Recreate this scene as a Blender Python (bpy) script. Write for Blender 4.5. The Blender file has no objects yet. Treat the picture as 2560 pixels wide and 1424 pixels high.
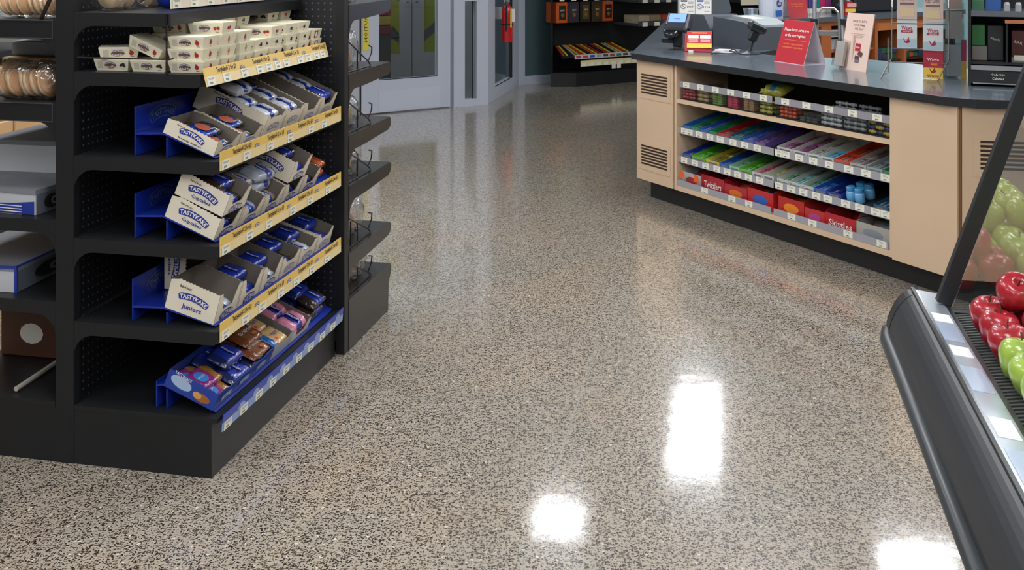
import bpy, bmesh, math, random
from mathutils import Vector, Matrix, Euler

# ---------------------------------------------------------------- camera, world, exposure
SC = bpy.context.scene
FPX, CAMH, YHOR = 2650.0, 1.55, -115.0          # focal length in px of a 2560x1424 frame, eye height, horizon row
cam_d = bpy.data.cameras.new('camera'); cam = bpy.data.objects.new('camera', cam_d)
SC.collection.objects.link(cam)
cam.location = (0, 0, CAMH); cam.rotation_euler = (math.pi/2, 0, 0)
cam_d.sensor_width = 36.0; cam_d.lens = FPX/2560*36.0
cam_d.shift_y = -(712-YHOR)/2560.0
cam_d.clip_start = 0.02; cam_d.clip_end = 100
SC.camera = cam
w = bpy.data.worlds.new('world'); SC.world = w; w.use_nodes = True
w.node_tree.nodes['Background'].inputs[0].default_value = (0.55, 0.6, 0.68, 1)
w.node_tree.nodes['Background'].inputs[1].default_value = 0.15
SC.view_settings.view_transform = 'Standard'; SC.view_settings.look = 'None'
SC.view_settings.gamma = 1.0; SC.view_settings.exposure = 0.0
SC.view_settings.use_curve_mapping = False
SC.cycles.max_bounces = 8; SC.cycles.diffuse_bounces = 3; SC.cycles.adaptive_threshold = .02
LAMP = 16.0                                     # radiance of the ceiling panels

# ---------------------------------------------------------------- helpers
R = random.Random(7)
COL = SC.collection
def gp(px, py, z=0.0):
    Y = FPX*(CAMH-z)/(py-YHOR)
    return Vector(((px-1280)/FPX*Y, Y, z))
def at(px, py, Y):
    return Vector(((px-1280)/FPX*Y, Y, CAMH-(py-YHOR)/FPX*Y))
def lin(c):
    if isinstance(c, str):
        c = tuple(int(c[i:i+2], 16)/255 for i in (0, 2, 4))
    return tuple(x/12.92 if x <= .04045 else ((x+.055)/1.055)**2.4 for x in c)
MATS = {}
def mat(name, col='808080', rough=.5, metal=0., spec=.5, coat=0., noise=0., nscale=30., emit=0., bump=0., trans=0., alpha=1.):
    if name in MATS: return MATS[name]
    m = bpy.data.materials.new(name); m.use_nodes = True
    nt = m.node_tree; b = nt.nodes['Principled BSDF']
    c = lin(col)
    b.inputs['Base Color'].default_value = (*c, 1)
    b.inputs['Roughness'].default_value = rough
    b.inputs['Metallic'].default_value = metal
    b.inputs['Specular IOR Level'].default_value = spec
    b.inputs['Coat Weight'].default_value = coat
    b.inputs['Coat Roughness'].default_value = .08
    b.inputs['Transmission Weight'].default_value = trans
    b.inputs['Alpha'].default_value = alpha
    if emit:
        b.inputs['Emission Color'].default_value = (*c, 1); b.inputs['Emission Strength'].default_value = emit
    if noise or bump:
        tc = nt.nodes.new('ShaderNodeTexCoord'); n = nt.nodes.new('ShaderNodeTexNoise')
        n.inputs['Scale'].default_value = nscale; n.inputs['Detail'].default_value = 3
        nt.links.new(tc.outputs['Object'], n.inputs['Vector'])
        if noise:
            mx = nt.nodes.new('ShaderNodeMix'); mx.data_type = 'RGBA'
            mx.inputs[6].default_value = (*[x*(1-noise) for x in c], 1)
            mx.inputs[7].default_value = (*[min(1, x*(1+noise)) for x in c], 1)
            nt.links.new(n.outputs['Fac'], mx.inputs[0]); nt.links.new(mx.outputs[2], b.inputs['Base Color'])
        if bump:
            bp = nt.nodes.new('ShaderNodeBump'); bp.inputs['Strength'].default_value = bump; bp.inputs['Distance'].default_value = .004
            nt.links.new(n.outputs['Fac'], bp.inputs['Height']); nt.links.new(bp.outputs['Normal'], b.inputs['Normal'])
    MATS[name] = m
    return m
def film(name, tint='ffffff', a=.16, rough=.12):
    """thin clear plastic: mostly transparent, glossy"""
    if name in MATS: return MATS[name]
    m = bpy.data.materials.new(name); m.use_nodes = True; nt = m.node_tree
    nt.nodes.remove(nt.nodes['Principled BSDF'])
    o = nt.nodes['Material Output']
    t = nt.nodes.new('ShaderNodeBsdfTransparent'); t.inputs[0].default_value = (*lin(tint), 1)
    g = nt.nodes.new('ShaderNodeBsdfGlossy'); g.inputs['Roughness'].default_value = rough
    g.inputs['Color'].default_value = (.9, .92, .95, 1)
    mx = nt.nodes.new('ShaderNodeMixShader')
    lw0 = nt.nodes.new('ShaderNodeLayerWeight'); lw0.inputs[0].default_value = .5
    lw = nt.nodes.new('ShaderNodeMath'); lw.operation = 'POWER'; lw.inputs[1].default_value = 4.; nt.links.new(lw0.outputs['Facing'], lw.inputs[0])
    ad = nt.nodes.new('ShaderNodeMath'); ad.operation = 'ADD'; ad.inputs[1].default_value = a; ad.use_clamp = True
    tc = nt.nodes.new('ShaderNodeTexCoord'); n = nt.nodes.new('ShaderNodeTexNoise'); n.inputs['Scale'].default_value = 45
    n.inputs['Detail'].default_value = 2
    bp = nt.nodes.new('ShaderNodeBump'); bp.inputs['Strength'].default_value = .8 if a < .3 else .2; bp.inputs['Distance'].default_value = .006
    L = nt.links.new
    L(tc.outputs['Object'], n.inputs['Vector']); L(n.outputs['Fac'], bp.inputs['Height'])
    if rough > .05: L(bp.outputs['Normal'], g.inputs['Normal'])
    L(lw.outputs[0], ad.inputs[0]); L(ad.outputs[0], mx.inputs[0]); L(t.outputs[0], mx.inputs[1]); L(g.outputs[0], mx.inputs[2])
    L(mx.outputs[0], o.inputs[0])
    MATS[name] = m
    return m

class MB:
    """collects faces; build() links them as one mesh object"""
    def __init__(s): s.v = []; s.f = []; s.m = []
    def add(s, vs, fs, mi=0, M=None):
        o = len(s.v)
        s.v += [tuple(M @ Vector(p)) for p in vs] if M is not None else [tuple(p) for p in vs]
        for k, f in enumerate(fs):
            s.f.append([i+o for i in f]); s.m.append(mi[k] if isinstance(mi, list) else mi)
        return s
    def box(s, x0, x1, y0, y1, z0, z1, mi=0, M=None):
        vs = [(x, y, z) for z in (z0, z1) for y in (y0, y1) for x in (x0, x1)]
        return s.add(vs, [(0,2,3,1), (4,5,7,6), (0,1,5,4), (2,6,7,3), (0,4,6,2), (1,3,7,5)], mi, M)
    def cbox(s, x0, x1, y0, y1, z0, z1, c=.004, mi=0, M=None):
        """box with chamfered vertical and top edges"""
        def ring(d, z): return [(x0+d+c,y0+d,z),(x1-d-c,y0+d,z),(x1-d,y0+d+c,z),(x1-d,y1-d-c,z),(x1-d-c,y1-d,z),(x0+d+c,y1-d,z),(x0+d,y1-d-c,z),(x0+d,y0+d+c,z)]
        vs = ring(c, z0)+ring(0, z0+c)+ring(0, z1-c)+ring(c, z1)
        fs = [tuple(range(7, -1, -1)), tuple(range(24, 32))]
        for k in range(3):
            for i in range(8):
                j = (i+1) % 8; fs.append((k*8+i, k*8+j, k*8+8+j, k*8+8+i))
        return s.add(vs, fs, mi, M)
    def prism(s, pts, axis, a, b, mi=0, M=None, mi_b=None, mi_e=None):
        """extrude the 2D polygon along axis; 2D pairs are the two other axes in x,y,z order"""
        def p3(p, t):
            return (t, p[0], p[1]) if axis == 'x' else (p[0], t, p[1]) if axis == 'y' else (p[0], p[1], t)
        n = len(pts)
        area = sum(pts[i][0]*pts[(i+1)%n][1]-pts[(i+1)%n][0]*pts[i][1] for i in range(n))
        if (area < 0) != (axis == 'y'): pts = pts[::-1]
        vs = [p3(p, a) for p in pts]+[p3(p, b) for p in pts]
        fs = [tuple(range(n-1, -1, -1)), tuple(range(n, 2*n))]+[(i, (i+1) % n, n+(i+1) % n, n+i) for i in range(n)]
        ms = [mi, mi if mi_b is None else mi_b]+[mi if mi_e is None else mi_e]*n
        return s.add(vs, fs, ms, M)
    def tube(s, path, r, n=6, mi=0, M=None, closed=False, cap=True):
        P = [Vector(p) for p in path]; k = len(P); vs = []; fs = []
        up = None
        for i, p in enumerate(P):
            if closed: d = (P[(i+1) % k]-P[i-1])
            else: d = P[min(i+1, k-1)]-P[max(i-1, 0)]
            d = d.normalized() if d.length > 1e-9 else Vector((0,0,1))
            if up is None:
                up = Vector((0,0,1)) if abs(d.z) < .9 else Vector((1,0,0))
            a = d.cross(up)
            if a.length < 1e-6: a = d.cross(Vector((1,0,0)) if abs(d.x) < .9 else Vector((0,1,0)))
            a.normalize(); b = a.cross(d).normalized(); up = b
            rr = r[i] if isinstance(r, (list, tuple)) else r
            for j in range(n):
                t = 2*math.pi*j/n; vs.append(p+a*rr*math.cos(t)+b*rr*math.sin(t))
        for i in range(k if closed else k-1):
            for j in range(n):
                i2 = (i+1) % k
                fs.append((i*n+j, i*n+(j+1) % n, i2*n+(j+1) % n, i2*n+j))
        if cap and not closed: fs += [tuple(range(n-1, -1, -1)), tuple(range((k-1)*n, k*n))]
        return s.add(vs, fs, mi, M)
    def lathe(s, prof, n=16, mi=0, M=None):
        vs = [(r*math.cos(2*math.pi*j/n), r*math.sin(2*math.pi*j/n), z) for r, z in prof for j in range(n)]
        fs = [(i*n+j, i*n+(j+1) % n, (i+1)*n+(j+1) % n, (i+1)*n+j) for i in range(len(prof)-1) for j in range(n)]
        if prof[0][0] > 1e-5: fs.append(tuple(range(n-1, -1, -1)))
        if prof[-1][0] > 1e-5: fs.append(tuple(range((len(prof)-1)*n, len(prof)*n)))
        ms = ([mi[i] for i in range(len(prof)-1) for j in range(n)]+[mi[0], mi[-1]])[:len(fs)] if isinstance(mi, list) else mi
        return s.add(vs, fs, ms, M)
    def quad(s, pts, mi=0, M=None): return s.add(pts, [tuple(range(len(pts)))], mi, M)
    def build(s, name, mats, parent=None, loc=(0,0,0), rot=(0,0,0), smooth=False):
        me = bpy.data.meshes.new(name); me.from_pydata(s.v, [], s.f)
        for m in (mats if isinstance(mats, (list, tuple)) else [mats]): me.materials.append(m)
        me.polygons.foreach_set('material_index', s.m)
        if smooth: me.polygons.foreach_set('use_smooth', [True]*len(me.polygons))
        me.update()
        return link(name, me, parent, loc, rot)
def link(name, me, parent=None, loc=(0,0,0), rot=(0,0,0)):
    o = bpy.data.objects.new(name, me); COL.objects.link(o)
    o.parent = parent; o.location = loc; o.rotation_euler = rot
    return o
def tag(o, label, cat, group=None):
    o['label'] = label; o['category'] = cat
    if group: o['group'] = group
    return o
def thing(name, label, cat, loc=(0,0,0), rot=(0,0,0), group=None):
    o = bpy.data.objects.new(name, None); COL.objects.link(o); o.empty_display_size = .05
    o.location = loc; o.rotation_euler = rot if isinstance(rot, (tuple, list, Euler)) else (0, 0, rot)
    return tag(o, label, cat, group)
def struct(o):
    o['kind'] = 'structure'; return o
def dup(o, loc=None, rot=None, label=None, group=None, parent=None):
    c = o.copy(); COL.objects.link(c); c.parent = parent
    if loc is not None: c.location = loc
    if rot is not None: c.rotation_euler = rot
    if label: c['label'] = label
    if group: c['group'] = group
    for ch in o.children:
        d = ch.copy(); COL.objects.link(d); d.parent = c
        for g in ch.children:
            e = g.copy(); COL.objects.link(e); e.parent = d
    return c
def T(x=0, y=0, z=0): return Matrix.Translation((x, y, z))
def RX(a): return Matrix.Rotation(a, 4, 'X')
def RY(a): return Matrix.Rotation(a, 4, 'Y')
def RZ(a): return Matrix.Rotation(a, 4, 'Z')
def SCL(x, y, z): return Matrix.Diagonal((x, y, z, 1))
PI = math.pi
# ---- lettering: flat meshes made from the built-in font
_TX = {}
def text_geo(s, bold=.012):
    key = (s, bold)
    if key in _TX: return _TX[key]
    cu = bpy.data.curves.new('txt', 'FONT'); cu.body = s; cu.size = 1.0; cu.align_x = 'CENTER'; cu.resolution_u = 1; cu.offset = bold
    o = bpy.data.objects.new('txt', cu)
    me = bpy.data.meshes.new_from_object(o)
    vs = [tuple(v.co) for v in me.vertices]; fs = [tuple(p.vertices) for p in me.polygons]
    bpy.data.objects.remove(o); bpy.data.curves.remove(cu); bpy.data.meshes.remove(me)
    xs = [v[0] for v in vs] or [0]; ys = [v[1] for v in vs] or [0]
    cx = (min(xs)+max(xs))/2; W = max(max(xs)-min(xs), 1e-6); cy = (min(ys)+max(ys))/2; Hh = max(max(ys)-min(ys), 1e-6)
    vs = [((x-cx)/W, (y-cy)/Hh, 0) for x, y, z in vs]
    _TX[key] = (vs, fs); return _TX[key]
def put_text(mb, s, w, h, mi, M, bold=.016):
    """text filling a w x h rectangle centred at M's origin in its xy plane, facing +z"""
    vs, fs = text_geo(s, bold)
    mb.add([(x*w, y*h, z) for x, y, z in vs], fs, mi, M)
def arc(p, Rr): return (Rr*math.sin(p[0]/Rr)*(1+p[1]/Rr), (Rr+p[1])*math.cos(p[0]/Rr)-Rr, p[2])
def put_logo(mb, w, mb_mi, tx_mi, M, bend=.62, s='TASTYKAKE', hh=.2, rim=None):
    """arched word on an arched band, w wide"""
    Rr = w/bend; h = w*hh; n = 12
    def band(a, z, mi, ww):
        vs = []; fs = []
        for i in range(n+1):
            x = -ww/2+ww*i/n
            e = a*(1.0 if 0 < i < n else .72)
            vs += [arc((x, -e, z), Rr), arc((x, e, z), Rr)]
        for i in range(n): fs.append((2*i, 2*i+2, 2*i+3, 2*i+1))
        mb.add(vs, fs, mi, M)
    if rim is not None: band(h/2*1.14, .0003, rim, w*1.03)
    band(h/2, .0006, mb_mi, w)
    vs, fs = text_geo(s, .03)
    vs = [arc((x*w*.92, y*h*.66, .0011), Rr) for x, y, z in vs]
    mb.add(vs, fs, tx_mi, M)
def blob(mb, w, h, mi, M, n=12, z=0.):
    """flat oval print"""
    mb.add([(w/2*math.cos(2*PI*i/n), h/2*math.sin(2*PI*i/n), z) for i in range(n)], [tuple(range(n))], mi, M)
def rect(mb, w, h, mi, M, z=0.):
    mb.add([(-w/2,-h/2,z), (w/2,-h/2,z), (w/2,h/2,z), (-w/2,h/2,z)], [(0,1,2,3)], mi, M)
def face_M(o, ex, ey):
    """matrix of a flat frame: origin o, x axis ex, y axis ey"""
    ex = Vector(ex).normalized(); ey = Vector(ey); ez = ex.cross(ey).normalized(); ey = ez.cross(ex)
    m = Matrix((ex, ey, ez)).transposed().to_4x4(); m.translation = Vector(o); return m
def pillow(L, W, Hh, nx=10, ny=8, crimp=.12, seed=0, wob=.004, flat=0.):
    """sealed bag / wrapped cake lying along x: verts, faces and the x-fraction of every face"""
    r = random.Random(seed); vs = []; fs = []; xf = []
    for i in range(nx+1):
        t = i/nx; x = (t-.5)*L
        e = min(t, 1-t)
        k = 0 if e < crimp*.5 else min(1, (e-crimp*.5)/(crimp*1.4))
        k = math.sin(k*PI/2)**.8 if k > 0 else 0
        for j in range(ny):
            a = 2*PI*j/ny
            cy, cz = math.cos(a), math.sin(a)
            yy = W/2*math.copysign(abs(cy)**.6, cy)*(.9+.1*k)
            zz = Hh/2*math.copysign(abs(cz)**.62, cz)*(.06+.94*k)
            q = wob*k
            vs.append((x+r.uniform(-q, q)*.5, yy+r.uniform(-q, q), max(zz+r.uniform(-q, q), -Hh/2)+Hh/2))
    for i in range(nx):
        for j in range(ny):
            fs.append((i*ny+j, i*ny+(j+1) % ny, (i+1)*ny+(j+1) % ny, (i+1)*ny+j)); xf.append(((i+.5)/nx, (j+.5)/ny))
    fs += [tuple(range(ny-1, -1, -1)), tuple(range(nx*ny, nx*ny+ny))]; xf += [(0, 0), (1, 0)]
    return vs, fs, xf
ORD = ['first', 'second', 'third', 'fourth', 'fifth', 'sixth', 'seventh', 'eighth', 'ninth', 'tenth', 'eleventh', 'twelfth',
       'thirteenth', 'fourteenth', 'fifteenth', 'sixteenth', 'seventeenth', 'eighteenth', 'nineteenth', 'twentieth']

# ---------------------------------------------------------------- shared materials
M_BLACK = mat('black_metal', '1e1f21', .42, 0, .4, noise=.15, nscale=6)
M_BLACKP = mat('black_plastic', '222426', .38)
M_DARKGREY = mat('dark_grey_plastic', '3c4247', .5)
M_WHITE = mat('white_card', 'f2efe6', .55)
M_TAG = mat('price_tag_paper', 'efeedd', .5)
M_INK = mat('grey_ink', '8a8b86', .6)
M_INKD = mat('dark_ink', '39352f', .6)
M_CREAM = mat('cream_carton', 'ebe2cd', .6, noise=.05, nscale=8)
M_KRAFT = mat('grey_board_inside', '7d746a', .8, noise=.08, nscale=20)
M_NAVY = mat('navy_print', '2c3a94', .45)
M_BLUE = mat('blue_plastic', '1b3aa6', .32)
M_YEL = mat('yellow_rail_print', 'ecc566', .4)
M_TAN = mat('tan_rail_print', 'f0d9a0', .4)
M_RED = mat('red_card', 'c9252f', .42)
M_CHROME = mat('chrome_wire', 'c4c7c9', .22, metal=1.)
M_BWIRE = mat('dark_wire', '241a14', .4, metal=.3)
M_STEEL = mat('aluminium', 'b4b6b9', .35, metal=.85)
M_FILM = film('clear_film', a=.13, rough=.16)
# ---------------------------------------------------------------- floor, walls, ceiling, lamps
def terrazzo():
    m = bpy.data.materials.new('terrazzo'); m.use_nodes = True; nt = m.node_tree; L = nt.links.new
    b = nt.nodes['Principled BSDF']; N = nt.nodes.new
    tc = N('ShaderNodeTexCoord')
    nz = N('ShaderNodeTexNoise'); nz.inputs['Scale'].default_value = 110; nz.inputs['Detail'].default_value = 2
    L(tc.outputs['Object'], nz.inputs['Vector'])
    mixv = N('ShaderNodeVectorMath'); mixv.operation = 'MULTIPLY_ADD'
    mixv.inputs[1].default_value = (.010, .010, 0)
    L(nz.outputs['Color'], mixv.inputs[0]); L(tc.outputs['Object'], mixv.inputs[2])
    base = N('ShaderNodeTexNoise'); base.inputs['Scale'].default_value = 1.6; base.inputs['Detail'].default_value = 4
    L(tc.outputs['Object'], base.inputs['Vector'])
    cr = N('ShaderNodeValToRGB'); e = cr.color_ramp.elements
    e[0].position = .35; e[0].color = (*lin('a6a094'), 1); e[1].position = .68; e[1].color = (*lin('b1a28f'), 1)
    L(base.outputs['Fac'], cr.inputs[0])
    col = cr.outputs[0]
    for sc, lo, hi, thr, cols in ((135, .40, .48, .61, ['15120e', '252019', '443b30', '766c5c']),
                                  (82, .32, .38, .78, ['33291f', '6d6050', 'bdb19c', 'd6ccb9']),
                                  (225, .42, .48, .55, ['463a2e', '655848', '8d806c', 'b3a68f'])):
        vo = N('ShaderNodeTexVoronoi'); vo.voronoi_dimensions = '2D'; vo.inputs['Scale'].default_value = sc
        L(mixv.outputs[0], vo.inputs['Vector'])
        sp = N('ShaderNodeSeparateColor'); L(vo.outputs['Color'], sp.inputs[0])
        r1 = N('ShaderNodeMath'); r1.operation = 'GREATER_THAN'; r1.inputs[1].default_value = thr; L(sp.outputs[0], r1.inputs[0])
        mr = N('ShaderNodeMapRange'); mr.inputs[1].default_value = lo; mr.inputs[2].default_value = hi
        mr.inputs[3].default_value = 1; mr.inputs[4].default_value = 0; L(vo.outputs['Distance'], mr.inputs[0])
        mu = N('ShaderNodeMath'); mu.operation = 'MULTIPLY'; L(r1.outputs[0], mu.inputs[0]); L(mr.outputs[0], mu.inputs[1])
        pr = N('ShaderNodeValToRGB'); pr.color_ramp.interpolation = 'CONSTANT'; pe = pr.color_ramp.elements
        pe[0].color = (*lin(cols[0]), 1); pe[1].position = .4; pe[1].color = (*lin(cols[1]), 1)
        q = pe.new(.65); q.color = (*lin(cols[2]), 1); q = pe.new(.85); q.color = (*lin(cols[3]), 1)
        L(sp.outputs[1], pr.inputs[0])
        mx = N('ShaderNodeMix'); mx.data_type = 'RGBA'
        L(mu.outputs[0], mx.inputs[0]); L(col, mx.inputs[6]); L(pr.outputs[0], mx.inputs[7]); col = mx.outputs[2]
    # straight control joint running along the aisle
    sx = N('ShaderNodeSeparateXYZ'); L(tc.outputs['Object'], sx.inputs[0])
    jx = N('ShaderNodeMath'); jx.operation = 'MULTIPLY'; jx.inputs[1].default_value = math.cos(math.radians(11.3)); L(sx.outputs[0], jx.inputs[0])
    jy = N('ShaderNodeMath'); jy.operation = 'MULTIPLY_ADD'; jy.inputs[1].default_value = -math.sin(math.radians(11.3)); L(sx.outputs[1], jy.inputs[0]); L(jx.outputs[0], jy.inputs[2])
    jo = N('ShaderNodeMath'); jo.operation = 'SUBTRACT'; jo.inputs[1].default_value = .047*math.cos(math.radians(11.3))-2.766*math.sin(math.radians(11.3)); L(jy.outputs[0], jo.inputs[0])
    ja = N('ShaderNodeMath'); ja.operation = 'ABSOLUTE'; L(jo.outputs[0], ja.inputs[0])
    jr = N('ShaderNodeMapRange'); jr.inputs[1].default_value = .0025; jr.inputs[2].default_value = .0055; jr.inputs[3].default_value = .5; jr.inputs[4].default_value = 0; L(ja.outputs[0], jr.inputs[0])
    jl = N('ShaderNodeMapRange'); jl.inputs[1].default_value = 4.6; jl.inputs[2].default_value = 3.9; L(sx.outputs[1], jl.inputs[0])
    jn = N('ShaderNodeMath'); jn.operation = 'MULTIPLY'; L(jr.outputs[0], jn.inputs[0]); L(jl.outputs[0], jn.inputs[1])
    jm = N('ShaderNodeMix'); jm.data_type = 'RGBA'; jm.inputs[7].default_value = (*lin('a3a49e'), 1); L(jn.outputs[0], jm.inputs[0]); L(col, jm.inputs[6]); col = jm.outputs[2]
    L(col, b.inputs['Base Color'])
    b.inputs['Roughness'].default_value = .34; b.inputs['Specular IOR Level'].default_value = .35
    b.inputs['Coat Weight'].default_value = 1.; b.inputs['Coat Roughness'].default_value = .095; b.inputs['Coat IOR'].default_value = 1.56
    # faint waviness of the polish
    wn = N('ShaderNodeTexNoise'); wn.inputs['Scale'].default_value = 9; wn.inputs['Detail'].default_value = 2
    L(tc.outputs['Object'], wn.inputs['Vector'])
    bp = N('ShaderNodeBump'); bp.inputs['Strength'].default_value = .06; bp.inputs['Distance'].default_value = .01
    L(wn.outputs['Fac'], bp.inputs['Height']); L(bp.outputs['Normal'], b.inputs['Coat Normal'])
    return m
X0, X1, Y0, Y1, ZC = -6.5, 8.0, -5.0, 18.0, 2.75
struct(MB().box(X0, X1, Y0, Y1, -.1, 0).build('floor', terrazzo()))
M_CEIL = mat('ceiling_tile', 'd9d9d4', .9)
struct(MB().box(X0, X1, Y0, Y1, ZC+.02, ZC+.12).build('ceiling', M_CEIL))
M_WALL = mat('wall_paint', 'b9b4aa', .7)
M_WALLT = mat('wall_paint_pale_teal', 'a8d8de', .6)
struct(MB().box(X0-.1, X0, Y0, Y1, 0, ZC+.02).build('wall_left', M_WALL))
struct(MB().box(X1, X1+.1, Y0, Y1, 0, ZC+.02).build('wall_right', M_WALL))
struct(MB().box(X0-.1, X1+.1, Y0-.1, Y0, 0, ZC+.02).build('wall_front', M_WALL))
struct(MB().box(X0-.1, X1+.1, Y1, Y1+.1, 0, ZC+.02).build('wall_back', M_WALLT))
M_LAMP = mat('lamp_diffuser', 'f8faff', .5, emit=LAMP)
def ceiling_lamp(x, y, sx, sy, label, rot=0.):
    t = thing('ceiling_light', label, 'ceiling light', (x, y, ZC-.03), rot, 'recessed ceiling panels')
    f = MB()
    for a in (-1, 1):
        f.box(a*sx/2-.02, a*sx/2+.02, -sy/2-.02, sy/2+.02, 0, .05); f.box(-sx/2-.02, sx/2+.02, a*sy/2-.02, a*sy/2+.02, 0, .05)
    f.build('frame', mat('lamp_frame', 'e8e8e4', .5), t)
    MB().box(-sx/2+.02, sx/2-.02, -sy/2+.02, sy/2-.02, .012, .03).build('diffuser', M_LAMP, t)
GA = math.radians(11.93)
ceiling_lamp(1.66, 9.55, .46, 1.75, 'long bright ceiling panel whose glare streaks the aisle floor', -GA)
ceiling_lamp(.35, 8.02, .42, .5, 'small square ceiling panel mirrored in the middle of the aisle', -GA)
ceiling_lamp(2.82, 7.30, .55, .75, 'square ceiling panel above the fruit case', -GA)
k = 0
for x, y, sx, sy in ((-2.6, 1.0, .6, 1.2), (0.2, 1.2, .6, 1.2), (2.6, 1.6, .6, 1.2), (-2.6, -2.4, .6, 1.2), (0.3, -2.4, .6, 1.2), (3.0, -2.2, .6, 1.2),
                     (-2.4, 4.6, .6, 1.2), (0.3, 4.9, .6, 1.2), (3.2, 4.6, .6, 1.2), (-4.6, 8.2, .6, 1.2), (-3.6, 11.4, .6, 1.2), (4.6, 10.4, .6, 1.2),
                     (6.2, 7.2, .6, 1.2), (-1.3, 6.2, .6, 1.2), (1.6, 6.3, .6, 1.2), (4.0, 6.9, .6, 1.2), (4.9, 12.6, .6, 1.2), (-1.3, -.7, .6, 1.2), (1.4, -.6, .6, 1.2), (-1.2, 3.0, .6, 1.2), (4.7, 16.6, .6, 1.2), (6.4, 16.2, .6, 1.2), (-4.6, 14.5, .6, 1.2)):
    ceiling_lamp(x, y, sx, sy, 'unseen white ceiling panel added as fill light, not mirrored in the aisle'); k += 1  # fill panels added to brighten the store, clear of the floor reflections
for x, s_ in ((-.25, .45), (-.85, .45), (-2.2, .9)):       # fill panels added inside the vestibule, square to its walls
    ceiling_lamp(-.624+.838*x-.5456*.6, 10.71+.5456*x+.838*.6, s_, .45, 'small ceiling panel added as fill light inside the entrance vestibule', math.radians(33.07))
# ---------------------------------------------------------------- double-sided shelving run and the end unit behind it
GO = Vector((-.8885, 3.131, 0))
GM = T(*GO) @ RZ(-GA)
def G(u, v, z=0.): return GM @ Vector((u, v, z))
def pegboard():
    m = bpy.data.materials.new('pegboard'); m.use_nodes = True; nt = m.node_tree; L = nt.links.new; N = nt.nodes.new
    b = nt.nodes['Principled BSDF']
    tc = N('ShaderNodeTexCoord'); sp = N('ShaderNodeSeparateXYZ'); L(tc.outputs['Object'], sp.inputs[0])
    ad = N('ShaderNodeMath'); ad.operation = 'ADD'; L(sp.outputs[0], ad.inputs[0]); L(sp.outputs[1], ad.inputs[1])
    def frac(s):
        a = N('ShaderNodeMath'); a.operation = 'MULTIPLY'; a.inputs[1].default_value = 1/.0254; L(s, a.inputs[0])
        f = N('ShaderNodeMath'); f.operation = 'FRACT'; L(a.outputs[0], f.inputs[0])
        c = N('ShaderNodeMath'); c.operation = 'SUBTRACT'; c.inputs[1].default_value = .5; L(f.outputs[0], c.inputs[0])
        return c.outputs[0]
    cv = N('ShaderNodeCombineXYZ'); L(frac(ad.outputs[0]), cv.inputs[0]); L(frac(sp.outputs[2]), cv.inputs[1])
    ln = N('ShaderNodeVectorMath'); ln.operation = 'LENGTH'; L(cv.outputs[0], ln.inputs[0])
    lt = N('ShaderNodeMath'); lt.operation = 'LESS_THAN'; lt.inputs[1].default_value = .13; L(ln.outputs['Value'], lt.inputs[0])
    mx = N('ShaderNodeMix'); mx.data_type = 'RGBA'; mx.inputs[6].default_value = (*lin('1b1c20'), 1); mx.inputs[7].default_value = (*lin('5f6268'), 1)  # holes as lighter dots: light caught at their edges, put into the colour
    L(lt.outputs[0], mx.inputs[0]); L(mx.outputs[2], b.inputs['Base Color']); b.inputs['Roughness'].default_value = .5
    bp = N('ShaderNodeBump'); bp.invert = True; bp.inputs['Distance'].default_value = .003; L(lt.outputs[0], bp.inputs['Height']); L(bp.outputs['Normal'], b.inputs['Normal'])
    return m
M_PEG = pegboard()
gond = thing('gondola_shelving', 'black double-sided metal shelving run with pegboard back, stocked with packaged cakes', 'shelving', GO, -GA)
PB = -.455                                       # aisle-side face of the upright
def bracket(sgn, u_post, u_front, z, hf=.04, y0=0., y1=.006):
    """side bracket with the rounded gusset at the post; profile in (u, z)"""
    pts = [(u_front, z), (u_front, z-hf*.8), (u_front-sgn*.012, z-hf)]
    r = .065; uc = u_post+sgn*r
    pts += [(uc-sgn*r*math.sin(a), z-hf-r*(1-math.cos(a))) for a in [i*PI/2/6 for i in range(7)]]
    pts += [(u_post, z)]
    return MB().prism(pts, 'y', y0, y1)
for v in (.0, .955):
    MB().box(-.516, -.455, v, v+.03, 0, 1.9).build('upright', M_BLACK, gond)
MB().box(-.49, -.481, .031, .954, .12, 1.88).build('back_panel', M_PEG, gond)
bs = MB().box(-.97, 0, .002, .985, 0.0, .165)
for k in range(4):
    for a in (-.505, -.468): bs.box(a-.003, a+.003, 0, .002, .025+k*.035, .031+k*.035)
bs.build('base_kick', M_BLACK, gond)
MB().box(-.97, -.518, .0, .985, .165, .183).build('base_deck', M_BLACK, gond)
MB().box(-.453, .02, .0, .985, .165, .178).build('base_deck', M_BLACK, gond)
SH = {1: (1.192, -.035), 2: (.936, .02), 3: (.686, .02), 4: (.434, .02), 6: (1.372, -.135)}
for k, (z, uf) in SH.items():
    s = MB().box(PB+.001, uf, .007, .985, z-.012, z).box(uf-.008, uf, .007, .985, z-.036, z-.012)
    so = s.build('shelf', M_BLACK, gond)
    bracket(1, PB+.001, uf, z).build('bracket', M_BLACK, so); 
    bracket(1, PB+.001, uf, z, y0=.979, y1=.985).build('bracket', M_BLACK, so)
LS = [1.348, 1.094, .737, .488]
for z in LS:
    hf = .058 if z > 1 else .04
    s = MB().box(-.97, -.517, .007, .985, z-.012, z).box(-.97, -.962, .007, .985, z-.04, z-.012)
    so = s.build('shelf', M_BLACK, gond)
    bracket(-1, -.517, -.97, z, hf).build('bracket', M_BLACK, so)
    bracket(-1, -.517, -.97, z, hf, .979, .985).build('bracket', M_BLACK, so)
    if z > 1:
        MB().box(-.96, -.525, -.003, -.0005, z-.003, z).box(-.96, -.525, -.003, -.0005, z-.058, z-.055).box(-.528, -.525, -.003, -.0005, z-.055, z-.003).build('edge_trim', mat('pale_edge', '55565a', .4, metal=.5), so)  # paler grey strips outlining the shelf end
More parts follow.
